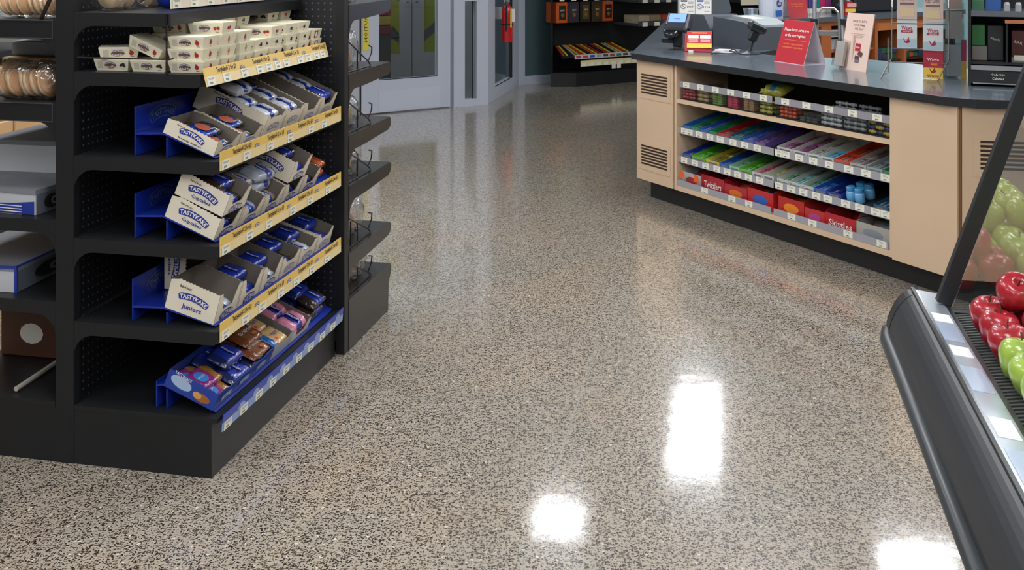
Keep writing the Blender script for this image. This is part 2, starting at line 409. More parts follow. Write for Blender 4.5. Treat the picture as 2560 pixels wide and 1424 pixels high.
# price rails -----------------------------------------------------------------
def price_rail(uf, z0, h, v0, v1, kind='yellow', lean=0., tags=None):
    mats = [M_YEL, M_TAN, M_TAG, M_INK, M_INKD, M_NAVY, M_WHITE, M_BLUE, mat('pale_blue_rail', '8fa3cf', .4), mat('cream_rail', 'e9dfcc', .45)]
    top, low = {'yellow': (0, 1), 'white': (9, 9), 'blue': (7, 8)}[kind]
    L = v1-v0
    r = thing_part = None
    m = MB()
    e1 = Vector((0, 1, 0)); e2 = Vector((-math.sin(lean), 0, math.cos(lean)))
    FM = face_M((uf+.004, v0, z0), e1, e2)     # x along the rail, y up the face, z towards the aisle
    hm = h*.52
    m.box(0, L, hm, h, -.003, 0, top, FM); m.box(0, L, 0, hm, -.003, 0, low, FM)
    if kind in ('yellow', 'white'):
        k = 0; x = .14
        while x < L-.07:
            put_text(m, 'Tastykake\u00ae 2 for $3', .128, .021, 4, FM @ T(x, h*.74, .0006), .022)
            if x+.13 < L: put_logo(m, .034, 5, 6, FM @ T(x+.105, h*.66, .0002), bend=1.1, hh=.26)
            x += .245
    else:
        x = .12
        while x < L-.04:
            blob(m, .05, h*.7, low, FM @ T(x, h*.5, .0006)); x += .1
    ro = m.build('price_rail', mats, gond)
    tv = tags or [.03+.105*i for i in range(int((L-.05)/.105)+1)]
    for i, x in enumerate(tv):
        if x > L-.03: break
        t = MB().box(-.024, .024, -.001, h*.46, 0, .0012, 0)
        for q, (ww, yy) in enumerate(((.036, .38), (.03, .32))): rect(t, ww, .0016, 1, T(0, h*yy, .0016))
        rect(t, .018, .006, 1, T(-.004, h*.12, .0016))
        t.build('price_tag', [M_TAG, M_INK], ro, FM.to_translation()+FM.to_3x3() @ Vector((x, .002, .0008)), FM.to_euler())
price_rail(-.016, 1.157, .056, .0, .955, lean=.26, tags=[.03, .13, .25, .36, .43, .5, .57, .69, .76, .84, .9])
price_rail(.022, .908, .056, .008, .985, tags=[.03, .17, .34, .50, .68, .80])
price_rail(.022, .655, .056, .008, .985, tags=[.03, .19, .33, .52, .67, .84])
price_rail(.022, .402, .056, .008, .985, tags=[.03, .16, .28, .42, .55, .69, .83])
price_rail(.028, .138, .05, .008, .985, 'blue', lean=-.08)
price_rail(-.133, 1.386, .06, .0, .985, 'white')
# the end unit: shelves face away from the camera, its perforated back closes the run ------------------------------------
endu = thing('end_shelving_unit', 'black end shelving unit with sloped shelves of bagged bread beside the entrance', 'shelving', GO, -GA)
MB().box(-1.0, .0, 1.0, 1.012, .05, 1.88).build('back_panel', M_PEG, endu)
MB().box(.0, .034, 1.0, 1.045, 0, 1.9).build('upright', M_BLACK, endu)
MB().box(-1.034, -1.0, 1.0, 1.045, 0, 1.9).build('upright', M_BLACK, endu)
EZ = [1.35, 1.079, .839, .641, .379]
M_GLOSSB = mat('glossy_black_metal', '26282a', .25, 0, .6)
for z in EZ:
    s = MB().box(-1.0, .03, 1.046, 1.55, z-.014, z)
    so = s.build('shelf', M_GLOSSB, endu)
    pts = [(1.046, z), (1.545, z), (1.562, z-.012), (1.56, z-.035), (1.53, z-.052), (1.22, z-.062)]
    r = .07
    pts += [(1.046+r-r*math.sin(a), z-.062-r*(1-math.cos(a))) for a in [i*PI/12 for i in range(7)]]
    for x in (.03, -1.008): MB().prism(pts, 'x', x, x+.006).build('bracket', M_GLOSSB, so)
MB().prism([(1.046, 0), (1.52, 0), (1.53, .12), (1.565, .165), (1.565, .185), (1.55, .198), (1.046, .198)], 'x', -1.0, .036).build('base', M_GLOSSB, endu)
# ---------------------------------------------------------------- register counter
CO = Vector((.8264, 6.744, 0)); CA = math.atan2(-.8743, .4855)     # local x runs along the front towards the fruit case, y goes behind the counter
CM = T(*CO) @ RZ(CA)
def C(s, d, z=0.): return CM @ Vector((s, d, z))
M_LAM = mat('maple_laminate', 'dbbf9f', .45, noise=.06, nscale=3)
M_LAMD = mat('laminate_edge', '7c5a3c', .6)
M_TOP = mat('slate_countertop', '55606a', .26, 0, .6, coat=.5)
ZT = .915
cnt = thing('register_counter', 'maple laminate register counter with dark slate top and candy shelves in front', 'counter', CO, CA)
D0 = CM.inverted() @ gp(2398, 680, .12)
# worktop outline in counter coordinates (front edge, bend, back edge, slanted far end)
def loc(p): q = CM.inverted() @ p; return (q.x, q.y)
d2 = Vector((math.cos(GA), -math.sin(GA), 0)); d1 = Vector((math.sin(GA), math.cos(GA), 0))
SB = 2.363                                       # where the front bends
bend = C(SB, 0)
e1 = bend+d2*.9
pf = [(-.075, -.03), (1.0, -.03), (SB-.16, -.03), (SB-.05, -.035)]
q = CM.inverted() @ (bend+d2*.06-d1*.045); pf.append((q.x, q.y))
q = CM.inverted() @ (bend+d2*.16-d1*.045); pf.append((q.x, q.y))
q = CM.inverted() @ (bend+d2*1.0-d1*.045); pf.append((q.x, q.y))
back = [bend+d2*1.0+d1*.75, gp(2420, 172, ZT), gp(2312, 162, ZT), gp(2158, 147, ZT), gp(2044, 143, ZT), gp(1960, 141, ZT), gp(1885, 133, ZT), gp(1925, 127, ZT), gp(1990, 118, ZT), Vector((2.150, 9.915, ZT)), Vector((1.722, 10.505, ZT))]
lf = C(-.075, -.03)
far = lf+d1*4.2
back.append(far)
poly = pf+[loc(p) for p in back]
MB().prism(poly, 'z', ZT-.038, ZT, 0, None, 0, 1).build('worktop', [M_TOP, mat('worktop_edge', '24272b', .4)], cnt)
MB().add([tuple(CM.inverted() @ (C(-.045, .64)+d1*a+d2*b+Vector((0, 0, c)))) for c in (0, ZT-.038) for a, b in ((0, .02), (2.85, .02), (2.85, .04), (0, .04))], [(0, 1, 2, 3), (7, 6, 5, 4), (0, 4, 5, 1), (1, 5, 6, 2), (2, 6, 7, 3), (3, 7, 4, 0)]).build('leg_panel', M_LAM, cnt)
# end panel with two louvred grilles
def grille(parent, x0, x1, z0, z1, y, n=7, M=None):
    g = MB()
    g.box(x0-.03, x1+.03, y-.003, y, z0-.03, z1+.03, 0, M)
    for i in range(n):
        z = z0+(z1-z0)*(i+.5)/n
        g.box(x0, x1, y-.0045, y-.003, z-(z1-z0)/n*.28, z+(z1-z0)/n*.28, 1, M)
    return g.build('vent_grille', [M_LAM, mat('vent_slot', '3a2a1e', .8)], parent)
pa = MB().box(-.055, .318, 0, .02, .118, ZT-.038).build('end_panel', M_LAM, cnt)
grille(pa, .0, .265, .665, .795, 0); grille(pa, .0, .265, .215, .345, 0)
MB().box(-.055, -.035, .02, .62, .118, ZT-.038).build('side_panel', M_LAM, cnt)
MB().box(.318, .338, .012, .6, .118, ZT-.038).build('gap_filler', M_LAMD, cnt)
SS, SE, SD = .340, 1.998, .42                     # open candy bay
MB().box(SS, SS+.02, -.004, SD, .118, ZT-.038).build('bay_side', M_LAM, cnt)
MB().box(SE-.02, SE, .0, SD, .118, ZT-.038).build('bay_side', M_LAM, cnt)
MB().box(SS+.02, SE-.02, SD-.02, SD, .118, ZT-.038).build('bay_back', mat('bay_back_dark', '2b2622', .7), cnt)
MB().box(SS+.02, SE-.02, .0, SD-.02, .118, .148).build('bay_bottom', M_LAM, cnt)
MB().box(SS+.02, SE-.02, .0, SD-.02, .648, .672).build('bay_shelf', M_LAM, cnt)
MB().box(SE, SB-.006, -.006, .014, .112, ZT-.038).build('front_panel', M_LAM, cnt)
MB().box(SB-.006, SB+.006, .004, .03, .112, ZT-.038).build('seam_strip', M_LAMD, cnt)
iM = CM.inverted()
def d_frame(): 
    return iM @ face_M(bend+d2*.012, d2, d1)     # local x along the second front, y behind
DF = d_frame()
pd = MB().box(0, .95, 0, .02, .112, ZT-.038, 0, DF).build('front_panel', M_LAM, cnt)
grille(pd, .075, .345, .60, .735, 0, 7, DF)
M_KICK = mat('black_toe_kick', '1f2022', .5)
kk = [(-.0, .07), (SB+.02, .07)]
p = iM @ (bend+d2*.95+d1*.07); kk += [(p.x, p.y)]
p = iM @ (bend+d2*.95+d1*.4); kk += [(p.x, p.y), (SB, .5), (0, .5)]
MB().prism(kk, 'z', 0, .117).build('toe_kick', M_KICK, cnt)
# ---------------------------------------------------------------- cakes, pies and cartons on the aisle side
def place(o, M):
    o.location = M.to_translation(); o.rotation_euler = M.to_euler(); return o
TILT = math.radians(22)
CM_MATS = [M_CREAM, M_KRAFT, M_NAVY, M_WHITE, M_INKD, mat('faded_logo_print', '8d8fb0', .5)]
def serr(x0, z0, x1, z1, n, a=.0016):
    return [(x0+(x1-x0)*i/n, z0+(z1-z0)*i/n+(a if i % 2 else -a)) for i in range(n+1)]
def carton(M, L, W, h, label, words=None, hf=None, scoop=.45, logo=True, group='snack cartons on the aisle shelves', mats=None, front=True, grade=None):
    t = .0025; hf = hf or h*.92; hs = h*scoop; mm = mats or CM_MATS
    m = MB()
    side = [(0, 0), (L, 0), (L, hf)]+serr(L*.93, hf*1.0, L*.16, h, 22)+[(0, h*.9)]
    m.prism(side, 'y', 0, t, 0, None, 1, 1); m.prism(side, 'y', W-t, W, 1, None, 0, 1)
    m.box(0, t, t, W-t, 0, h*.9, 1); m.box(0, L, t, W-t, 0, t, 1)
    fr = [(t, 0), (W-t, 0), (W-t, hf), (W*.86, hf*.98), (W*.80, hf*.8), (W*.70, hs), (W*.30, hs), (W*.20, hf*.8), (W*.14, hf*.98), (t, hf)]
    m.prism(fr, 'x', L-t, L, 1, None, 0, 1)
    o = m.build('snack_carton', mm); place(o, M); tag(o, label, 'carton', group)
    p = MB()
    S = face_M((L*.52, -.0006, h*.56), (1, 0, 0), (0, 0, 1))
    if logo:
        if L > .24: put_logo(p, L*.40, 2, 3, S @ T(-L*.06, h*.16, 0) @ RZ(-.06), bend=.8, hh=.2)
        else: put_logo(p, L*(.62 if h > .06 else .5), 2, 3, S @ T(0, 0 if h > .06 else h*.08, 0) @ RZ(-.06), bend=.8, hh=.2)
        if words:
            put_text(p, words, L*(.40 if len(words) < 9 else .46), h*(.2 if len(words) < 9 else .15), 2 if words != 'Kandy Kakes' else 4, S @ T(0, -h*(.33 if h > .06 else .40), .0014))
        bf = MB(); put_text(bf, 'Baked fresh!', L*.24, h*.085, 4, S @ T(-L*.2, h*(.24 if L < .24 else .34), .0004) @ RZ(-.05)); bf.build('script_print', mm, o)
    if grade:
        gp_ = MB(); put_text(gp_, grade, L*.24, h*.12, 4, S @ T(L*.3, -h*.2, .0004)); gp_.build('ink_stamp', mm, o)
    if front:
        fl_ = MB(); put_logo(fl_, W*.56, 5 if scoop > .4 else 2, 3, face_M((L+.0004, W*.5, hs*.52), (0, 1, 0), (0, 0, 1)), bend=.9, hh=.24); fl_.build('front_logo', mm, o)
    if p.f: p.build('printed_logo', mm, o)
    return o
# wrapped cakes ---------------------------------------------------------------
def wrap_mesh(name, L, W, Hh, film_c, label_c, seed, band=(.28, .72)):
    vs, fs, xf = pillow(L, W, Hh, 18, 16, .075, seed, .0026)
    m = MB(); m.add(vs, fs, [1 if band[0] < a < band[1] and .02 < b < .48 else 0 for a, b in xf])
    me = m.build(name, [mat('wrap_'+film_c, film_c, .2, coat=.8, bump=1., nscale=55), mat('wrap_'+label_c, label_c, .25, coat=.6, bump=.8, nscale=45)], smooth=True)
    d = me.data; bpy.data.objects.remove(me); return d
WR = {'choc': wrap_mesh('wrapped_cake', .125, .075, .034, '3a2c26', '2338a0', 1),
      'van': wrap_mesh('wrapped_cake', .125, .075, .036, 'a99c90', '2b49b0', 2, (.35, .68)),
      'pale': wrap_mesh('wrapped_cake', .13, .078, .036, 'aeb9c6', '2440a8', 3, (.5, .8)),
      'blue': wrap_mesh('wrapped_cake', .125, .08, .036, '1f2c66', '2138a6', 4, (.15, .85)),
      'pink': wrap_mesh('wrapped_cake', .13, .08, .05, 'e58fab', '2a3596', 5, (.3, .62)),
      'orange': wrap_mesh('wrapped_cake', .11, .07, .03, '6b3a1e', 'b5562a', 6, (.2, .8)),
      'gold': wrap_mesh('wrapped_cake', .12, .08, .022, '1f6fc2', 'd9b47a', 7, (.3, .95)),
      'purple': wrap_mesh('wrapped_cake', .13, .08, .022, 'a8742f', 'a1318c', 8, (.32, 1.)),
      'brown': wrap_mesh('wrapped_cake', .13, .075, .026, '7a4527', '8a5a3c', 9, (.2, .8)),
      'white': wrap_mesh('wrapped_cake', .12, .075, .034, 'd9dde2', '2440a8', 10, (.4, .6)),
      'kandy': wrap_mesh('wrapped_cake', .125, .072, .02, '433d3c', '2146b5', 11, (.05, .62))}
M_ORD = mat('orange_round_print', 'c9694d', .45)
def print_on(o, L, W, z, kind):
    p = MB()
    if kind == 'kandy':
        blob(p, .058, .05, 0, T(-.018, 0, z)); put_text(p, 'KANDY KAKES', .03, .006, 1, T(.008, -.022, z+.001))
    elif kind in ('choc', 'blue', 'van', 'pale', 'white'): put_logo(p, .05, 2, 1, T(0, 0, z) @ RZ(PI/2), hh=.22)
    elif kind == 'pink': put_logo(p, .06, 2, 1, T(-.003, .0, z) @ RZ(PI/2), hh=.3, s='TASTYKAKE')
    elif kind == 'gold': put_text(p, 'TASTY', .045, .014, 2, T(.015, 0, z)); blob(p, .016, .014, 3, T(-.01, -.02, z))
    elif kind == 'purple': blob(p, .05, .05, 4, T(.02, 0, z)); put_text(p, 'TASTYKAKE', .036, .008, 1, T(.02, 0, z+.001))
    elif kind == 'brown': put_text(p, 'COOKIE BAR', .085, .014, 1, T(0, .008, z)); blob(p, .03, .014, 0, T(.02, -.016, z))
    if p.f: p.build('wrapper_print', [M_ORD, M_WHITE, M_NAVY, mat('orange_sticker', 'ff4a30', .5), mat('sky_blue_print', '3f8ad6', .4)], o)
_PR = {}
def cake(kind, M, label, group):
    o = link('wrapped_cake', WR[kind]); place(o, M); tag(o, label, 'packaged cake', group)
    if kind not in _PR:
        z = {'kandy': .0225, 'gold': .0243, 'purple': .0245, 'brown': .0283, 'pink': .0525}.get(kind, .0385)
        print_on(o, 0, 0, z, kind)
        _PR[kind] = o.children[0] if o.children else None
    elif _PR[kind]:
        c = _PR[kind].copy(); COL.objects.link(c); c.parent = o
    return o
def fill(MC, L, W, kinds, where, z=.004, x0=.03, dx=.05, lean=-.25, side=0.):
    """shingled packets across a carton"""
    for i, k in enumerate(kinds):
        if not k: continue
        pos = ('rear ', 'middle ', 'third ', 'front ')[i if i < 2 else 3 if i == len(kinds)-1 else 2] if kinds.count(k) > 1 else ''
        kd = {'choc': 'chocolate cake packet', 'van': 'vanilla cake packet',
              'pale': 'shiny pale cake packet', 'blue': 'dark blue packet', 'pink': 'pink cake',
              'orange': 'orange and brown wrapped cake', 'gold': 'tan and blue square cake packet', 'purple': 'purple wrapped cookie packet with blue disc',
              'brown': 'brown foil cookie bar packet', 'white': 'white banded packet', 'kandy': 'orange disc packet'}[k]
        n = len(kinds); H_ = .0225 if k == 'kandy' else .0385
        if L > .24: px_, lv = ((.045, 0), (.09, 1), (.127, 0), (.209, 0))[i] if n == 4 else ((.045, .127, .209)[i], 0)
        else: px_, lv = ((.044, 0), (L*.5, 1), (L-.0475, 0))[i]
        if L > .24:
            if lv == 0: cake('choc', MC @ T(px_, W/2, .003) @ RZ(PI/2), f'lower chocolate cake packet, {ORD[i]} deep, {where}', 'lower packets '+where)
            lv += 1
        M = MC @ T(px_, W/2, .003+H_*lv) @ RZ(PI/2)
        cake(k, M, f'{pos}{kd} {where}', 'wrapped cakes '+where)
SHN = {2: 'second', 3: 'third', 4: 'fourth', 5: 'bottom'}
def riser(k, zb, back_h, fold, u0, uf, v0=.035, v1=.975):
    m = MB(); t = .004
    m.box(u0, u0+t, v0, v1, 0.001, back_h)                       # back wall
    m.prism([(u0+t, fold), (-.178, fold+.004), (uf, .002), (uf, -.002+.006), (-.178, fold+.010), (u0+t, fold+.006)], 'y', v0, v1)
    m.box(-.166, -.162, v0, v1, .0, fold-.006)                    # front leg
    o = m.build('display_riser', mat('blue_corrugated_plastic', '16309a', .3, coat=.2))
    o.location = G(0, 0, zb); o.rotation_euler = (0, 0, -GA)
    tag(o, f'blue plastic display riser under the cartons of the {SHN[k]} shelf', 'display riser', 'blue display risers')
    p = MB()
    if k != 5:
        for v in (.19, .5, .8):
            if k == 4 and v > .3: continue
            p = MB(); put_logo(p, .15, 0, 1, face_M((u0+t+.0006, v, fold+(back_h-fold)*.62), (0, 1, 0), (0, 0, 1)), bend=1.0, hh=.22, rim=1)
            p.build('embossed_logo', [mat('blue_logo_band', '142a78', .4), mat('pale_blue_logo_line', '5c74b0', .4)], o)
    return o
FOLD = {2: .0643, 3: .0643, 4: .0406, 5: .0643}; ZB = {2: .937, 3: .687, 4: .435, 5: .179}
riser(2, .937, .150, .0643, -.272, -.004); riser(3, .687, .135, .0643, -.272, -.004)
riser(4, .435, .128, .0406, -.280, -.004); riser(5, .179, .08, .0643, -.2, -.004)
def deck(k, L, v, uf=-.012):
    t_ = math.atan2(FOLD[k]+.006, .174); u_ = uf-L*math.cos(t_)
    return GM @ T(u_, v, ZB[k]+.0045+(-.004-u_)*math.tan(t_)) @ RY(t_)
def CMX(u, v, z, tilt=TILT): return GM @ T(u, v, z) @ RY(tilt)
def lab(k, i, extra=''): return f'cream snack carton{extra}, {ORD[i]} from the open end, on the {SHN[k]} shelf'
def inb(k, i): return f'in the {ORD[i]} carton from the open end, {SHN[k]} shelf'
# second shelf
z = .936+.008
M0 = deck(2, .178, .035); carton(M0, .178, .15, .052, lab(2, 0, ' with scalloped edge, low-sided'), 'Kandy Kakes')
fill(M0, .178, .15, ['kandy', 'kandy', 'kandy'], inb(2, 0), x0=.045, dx=.047, lean=-.12)
M0 = deck(2, .178, .19); carton(M0, .178, .15, .055, lab(2, 1, ', low-sided'))
fill(M0, .178, .15, ['kandy', 'kandy', 'kandy'], inb(2, 1), x0=.045, dx=.047, lean=-.12)
for i, (v, ks) in enumerate(((.355, ['choc', 'white', 'white', 'white']), (.512, ['choc', 'white', 'white']), (.668, []), (.825, ['white', 'white', 'blue']))):
    M0 = deck(2, .262, v); carton(M0, .262, .148, .085, lab(2, 2+i, ', tall and deep'), None if i else None, scoop=.8 if i < 2 else .5, grade='25 EXPT' if i == 0 else None)
    fill(M0, .26, .148, ks, inb(2, 2+i), x0=.05, dx=.055, lean=-.2, z=.02)
# third shelf
z = .686+.008
for i, (v, ks) in enumerate(((.035, ['choc', 'choc', 'choc']), (.195, ['choc', 'pale', 'pale']), (.352, ['van', 'pale', 'van']), (.51, ['choc', 'choc', 'choc']), (.667, ['choc', 'blue', 'choc']))):
    M0 = deck(3, .172, v); carton(M0, .172, .148, .076, lab(3, i), 'Cupcakes', scoop=.36)
    fill(M0, .172, .148, ks, inb(3, i), x0=.035, dx=.045, lean=-.15, z=.008)
M0 = deck(3, .172, .035) @ T(.004, 0, .0768); carton(M0, .168, .148, .076, 'cream snack carton stacked on the carton at the open end of the third shelf', 'Cupcakes', scoop=.4)
fill(M0, .168, .148, ['blue', 'choc', 'choc'], 'in the stacked carton at the open end, third shelf', x0=.035, dx=.046, lean=-.15, z=.022)
M0 = deck(3, .172, .352); M1 = deck(3, .172, .195)
cake('pale', M0 @ T(.085, .074, .0765) @ RZ(1.45), 'cake in shiny pale blue wrapper lying across cartons of the third shelf', 'loose cakes on the third shelf')
cake('van', M1 @ T(.085, .074, .0765) @ RZ(1.6), 'pale vanilla cake lying on top of a carton of the third shelf', 'loose cakes on the third shelf')
M0 = deck(3, .172, .51) @ T(-.013, 0, .0768); carton(M0, .185, .148, .085, 'cream snack carton stacked on the fourth carton of the third shelf', 'Cupcakes', scoop=.4)
fill(M0, .185, .148, ['choc', 'choc', 'blue'], 'in the stacked carton further along the third shelf', x0=.05, dx=.05, lean=-.15, z=.03)
for i in range(4):
    cake('orange', deck(3, .172, .885) @ T((.04, .12, .045, .115)[i], 0, .001+.031*(i//2)) @ RZ(PI/2), 'orange and brown wrapped cake at the perforated end of the third shelf, ' + ORD[i] + ' from behind', 'orange wrapped cakes')
# fourth shelf
z = .434+.008; TL4 = math.radians(15)
for i, (v, ks, h) in enumerate(((.035, ['', '', 'white'], .1), (.19, ['choc', 'blue', 'blue'], .095), (.345, ['white', 'blue', 'white'], .09), (.50, ['blue', 'blue', 'choc'], .075), (.655, ['blue', 'blue', 'white'], .07), (.815, ['blue', 'blue', 'blue'], .075))):
    L = .165 if i < 3 else .2
    M0 = deck(4, L, v); carton(M0, L, .148, h, lab(4, i), 'Juniors' if i < 3 else None, scoop=.35 if i < 3 else .6)
    fill(M0, L, .148, ks, inb(4, i), x0=.04, dx=.048, lean=-.2, z=.012 if h > .08 else .03)
carton(GM @ T(-.262, .19, .6512) @ RY(PI/2), .165, .148, .078, 'empty cream snack carton standing on end behind the fourth shelf cartons', 'Juniors', front=False)
# bottom deck
M_BLUEB = [mat('blue_printed_box', '1d3f9e', .35, coat=.3), mat('blue_box_inside', '1f3f92', .5), M_NAVY, mat('pale_sky_print', 'a9bfdc', .4), M_INKD, mat('sky_blue_logo', '4a86cf', .4)]
z = .178+.008
M0 = deck(5, .172, .03)
bx = carton(M0, .172, .392, .06, 'blue printed cookie box at the open end of the bottom shelf', scoop=.8, logo=False, mats=M_BLUEB, front=False)
p = MB(); S = face_M((.05, -.0006, .032), (1, 0, 0), (0, 0, 1))
blob(p, .075, .036, 0, S @ RZ(-.1)); put_text(p, 'TASTYKAKE', .06, .009, 1, S @ T(0, .022, .0004) @ RZ(-.1)); blob(p, .06, .026, 2, S @ T(.075, -.012, .0002)); blob(p, .03, .02, 3, S @ T(.06, -.01, .0004))
BP = [mat('pale_sky_print'), M_WHITE, mat('cookie_print', 'a8642a', .5), mat('cookie_print_light', 'd9a25c', .5), mat('sky_blue_logo')]
for k in range(3):
    lp = MB(); put_logo(lp, .07, 4, 1, face_M((.1726, .07+.12*k, .026), (0, 1, 0), (0, 0, 1)), hh=.3); lp.build('printed_logo', BP, bx)
p.build('printed_panel', BP, bx)
for i in range(3):
    cake('purple', M0 @ T((.044, .085, .127)[i], .0675, .003+.0225*(i == 1)) @ RZ(-PI/2), ('rear', 'middle', 'front')[i]+' purple wrapped cookie packet with blue disc in the blue box', 'purple cookie packets')
    cake('blue', M0 @ T((.044, .085, .127)[i], .196, .003+.0365*(i == 1)) @ RZ(PI/2), ('rear', 'middle', 'front')[i]+' dark blue cookie packet in the blue box', 'dark blue cookie packets')
for i in range(3):
    if i < 2: cake('blue', M0 @ T(.044+.083*i, .3235, .003) @ RZ(PI/2), ('rear', 'front')[i]+' dark blue cookie packet under the brown bars', 'blue packets under the bars')
    cake('brown', M0 @ T((.044, .085, .127)[i], .3235, .0395+.0265*(i == 1)) @ RZ(PI/2), ('rear', 'middle', 'front')[i]+' brown foil cookie bar packet heaped on the blue box', 'brown cookie bars')
CW = [mat('pale_grey_carton', 'b9bfc6', .5)]+CM_MATS[1:]
M0 = deck(5, .172, .425); carton(M0, .172, .15, .06, 'pale grey carton of square cake packets on the bottom shelf', scoop=.75, logo=False, mats=CW, front=False)
for i in range(2): cake('gold', M0 @ T(.045+.082*i, .075, .003) @ RZ(PI/2), ('rear', 'front')[i]+' lower tan and blue packet in the pale grey carton', 'lower square packets'); cake('gold', M0 @ T(.045+.082*i, .075, .0255) @ RZ(PI/2), ('rear', 'front')[i]+' tan and blue square cake packet in the pale grey carton', 'square cake packets')
M0 = deck(5, .172, .585); carton(M0, .172, .16, .05, 'cream carton of pink cakes on the bottom shelf', scoop=.3, logo=False, front=False)
for i in range(2): cake('pink', M0 @ T(.045+.082*i, .08, .003) @ RZ(PI/2), ('rear', 'front')[i]+' pink coconut cake with dark blue label in the bottom shelf carton', 'pink cakes')
for i in range(4):
    cake('choc' if i % 2 else 'blue', deck(5, .172, .85) @ T((.042, .125, .045, .122)[i], 0, .001+.037*(i//2)) @ RZ(PI/2), ('dark chocolate' if i % 2 else 'dark blue') + ' wrapped cake beside the pink cakes on the bottom shelf, ' + ORD[i] + ' from the pegboard', 'dark cakes on the bottom shelf')
# pie boxes on the top shelf ---------------------------------------------------
M_PIE = mat('pie_carton', 'e6dfc4', .5, noise=.03, nscale=9)
PM = [M_PIE, mat('pie_brown_print', '6d4a40', .5), M_WHITE, mat('apple_red', 'b3242c', .5), mat('berry_black', '2e2b26', .5), mat('peach_orange', 'd8772f', .5), mat('pineapple_yellow', 'c9a63c', .5),
      mat('pie_grey_box', 'c7c2ae', .6), mat('violet_print', '6a5f8e', .5), mat('leaf_print', '4c4a2c', .5), mat('maroon_print', '8c3a2c', .5)]
def pie_mesh(fruit):
    m = MB(); L, W, h = .118, .098, .036; e = .007
    vs = [(-L/2+e, -W/2+e, 0), (L/2-e, -W/2+e, 0), (L/2-e, W/2-e, 0), (-L/2+e, W/2-e, 0), (-L/2, -W/2, h-.003), (L/2, -W/2, h-.003), (L/2, W/2, h-.003), (-L/2, W/2, h-.003)]
    m.add(vs, [(3,2,1,0), (0,1,5,4), (1,2,6,5), (2,3,7,6), (3,0,4,7)])
    m.box(-L/2, L/2, -W/2, W/2, h-.003, h, 0)
    def pr(S, big):
        fm = {'apple': 3, 'cherry': 3, 'berry': 4, 'peach': 5, 'pine': 6, 'cup': 10}[fruit]
        x = .036 if big else 0.
        if fruit == 'cherry':
            blob(m, .011, .012, fm, S @ T(x-.005, 0, 0)); blob(m, .011, .012, fm, S @ T(x+.006, .001, .0002))
        elif fruit == 'berry':
            blob(m, .02, .009, fm, S @ T(x, .002, 0) @ RZ(.35)); blob(m, .009, .008, fm, S @ T(x+.007, -.002, .0001))
        elif fruit == 'cup':
            rect(m, .03, .028, fm, S @ T(x, 0, 0)); rect(m, .014, .018, 2, S @ T(x, 0, .0002))
        else:
            blob(m, .014, .015, fm, S @ T(x, 0, 0)); blob(m, .007, .003, 9, S @ T(x-.003, .0085, .0002) @ RZ(.6))
        rect(m, .011, .0013, 4, S @ T(x+.002, -.0115, 0))
        if big:
            blob(m, .04, .019, 1, S @ T(-.004, -.001, 0)); put_text(m, 'Baked Pies', .037, .0075, 2, S @ T(-.002, -.0045, .0004))
            put_logo(m, .034, 8, 2, S @ T(-.004, .0085, .0001), bend=1.1, hh=.18)
            rect(m, .017, .021, 7, S @ T(-.038, 0, 0))
    sl = e/(h-.003)
    pr(face_M((0, -W/2+e-sl*.017-.0006, .017), (1, 0, 0), (0, -sl, 1)), True)
    pr(face_M((L/2-e+sl*.017+.0006, 0, .017), (0, 1, 0), (sl, 0, 1)), False)
    o = m.build('pie_box', PM); d = o.data; bpy.data.objects.remove(o); return d
PIE = {f: pie_mesh(f) for f in ('apple', 'cherry', 'berry', 'peach', 'pine', 'cup')}
PN = {'apple': 'red apple print', 'cherry': 'twin cherry print', 'berry': 'dark berry print', 'peach': 'orange peach print', 'pine': 'yellow pineapple print', 'cup': 'maroon cup print'}
def pie(f, u, v, z, label, rz=0., ry=0., rx=0.):
    o = link('pie_box', PIE[f]); place(o, GM @ T(u, v, z) @ RZ(rz) @ RY(ry) @ RX(rx)); return tag(o, label, 'pie box', 'small pie boxes piled on the top shelf')
rr = random.Random(3); zs = 1.192
STK = [(-.200, .075, ['berry']), (-.078, .075, ['apple', 'apple', 'apple']), (-.195, .195, ['berry', 'apple', 'apple', 'apple']), (-.072, .19, ['peach', 'peach', 'peach', 'cherry']),
       (-.215, .315, ['apple', 'berry', 'apple', 'pine']), (-.075, .305, ['pine', 'pine', 'apple']), (-.205, .43, ['berry', 'apple', 'apple', 'pine']), (-.075, .42, ['berry', 'berry']),
       (-.215, .55, ['berry', 'berry', 'berry', 'berry']), (-.08, .545, ['berry', 'berry', 'cherry']), (-.205, .67, ['berry', 'berry', 'apple']), (-.085, .67, ['berry', 'berry', 'berry']),
       (-.2, .79, ['berry', 'berry', 'berry', 'berry']), (-.08, .785, ['berry', 'berry', 'berry']), (-.195, .905, ['apple', 'cup', 'cup', 'cherry']), (-.08, .90, ['cup', 'cup'])]
for i, (u, v, st) in enumerate(STK):
    col = 'pegboard' if u < -.15 else 'price rail'
    for j, f in enumerate(st):
        pie(f, (-.222 if u < -.15 else -.097)+rr.uniform(-.002, .002), v+rr.uniform(-.002, .002), zs+.001+.0363*j, f'{PN[f]} pie box, {ORD[j]} up, {ORD[i//2]} stack from the open end, {col} side', rr.uniform(-.03, .03))
pie('apple', -.247, .085, zs+.0565, 'cream pie box with red apple print slumped between two piles', 0, .4, 0)
pie('apple', -.352, .085, zs+.0373, 'cream pie box with red apple print lying skewed on another box at the end', .5, 0, 0)
pie('berry', -.352, .085, zs+.001, 'cream pie box with dark berry print flat under the skewed box', .0, 0, 0)
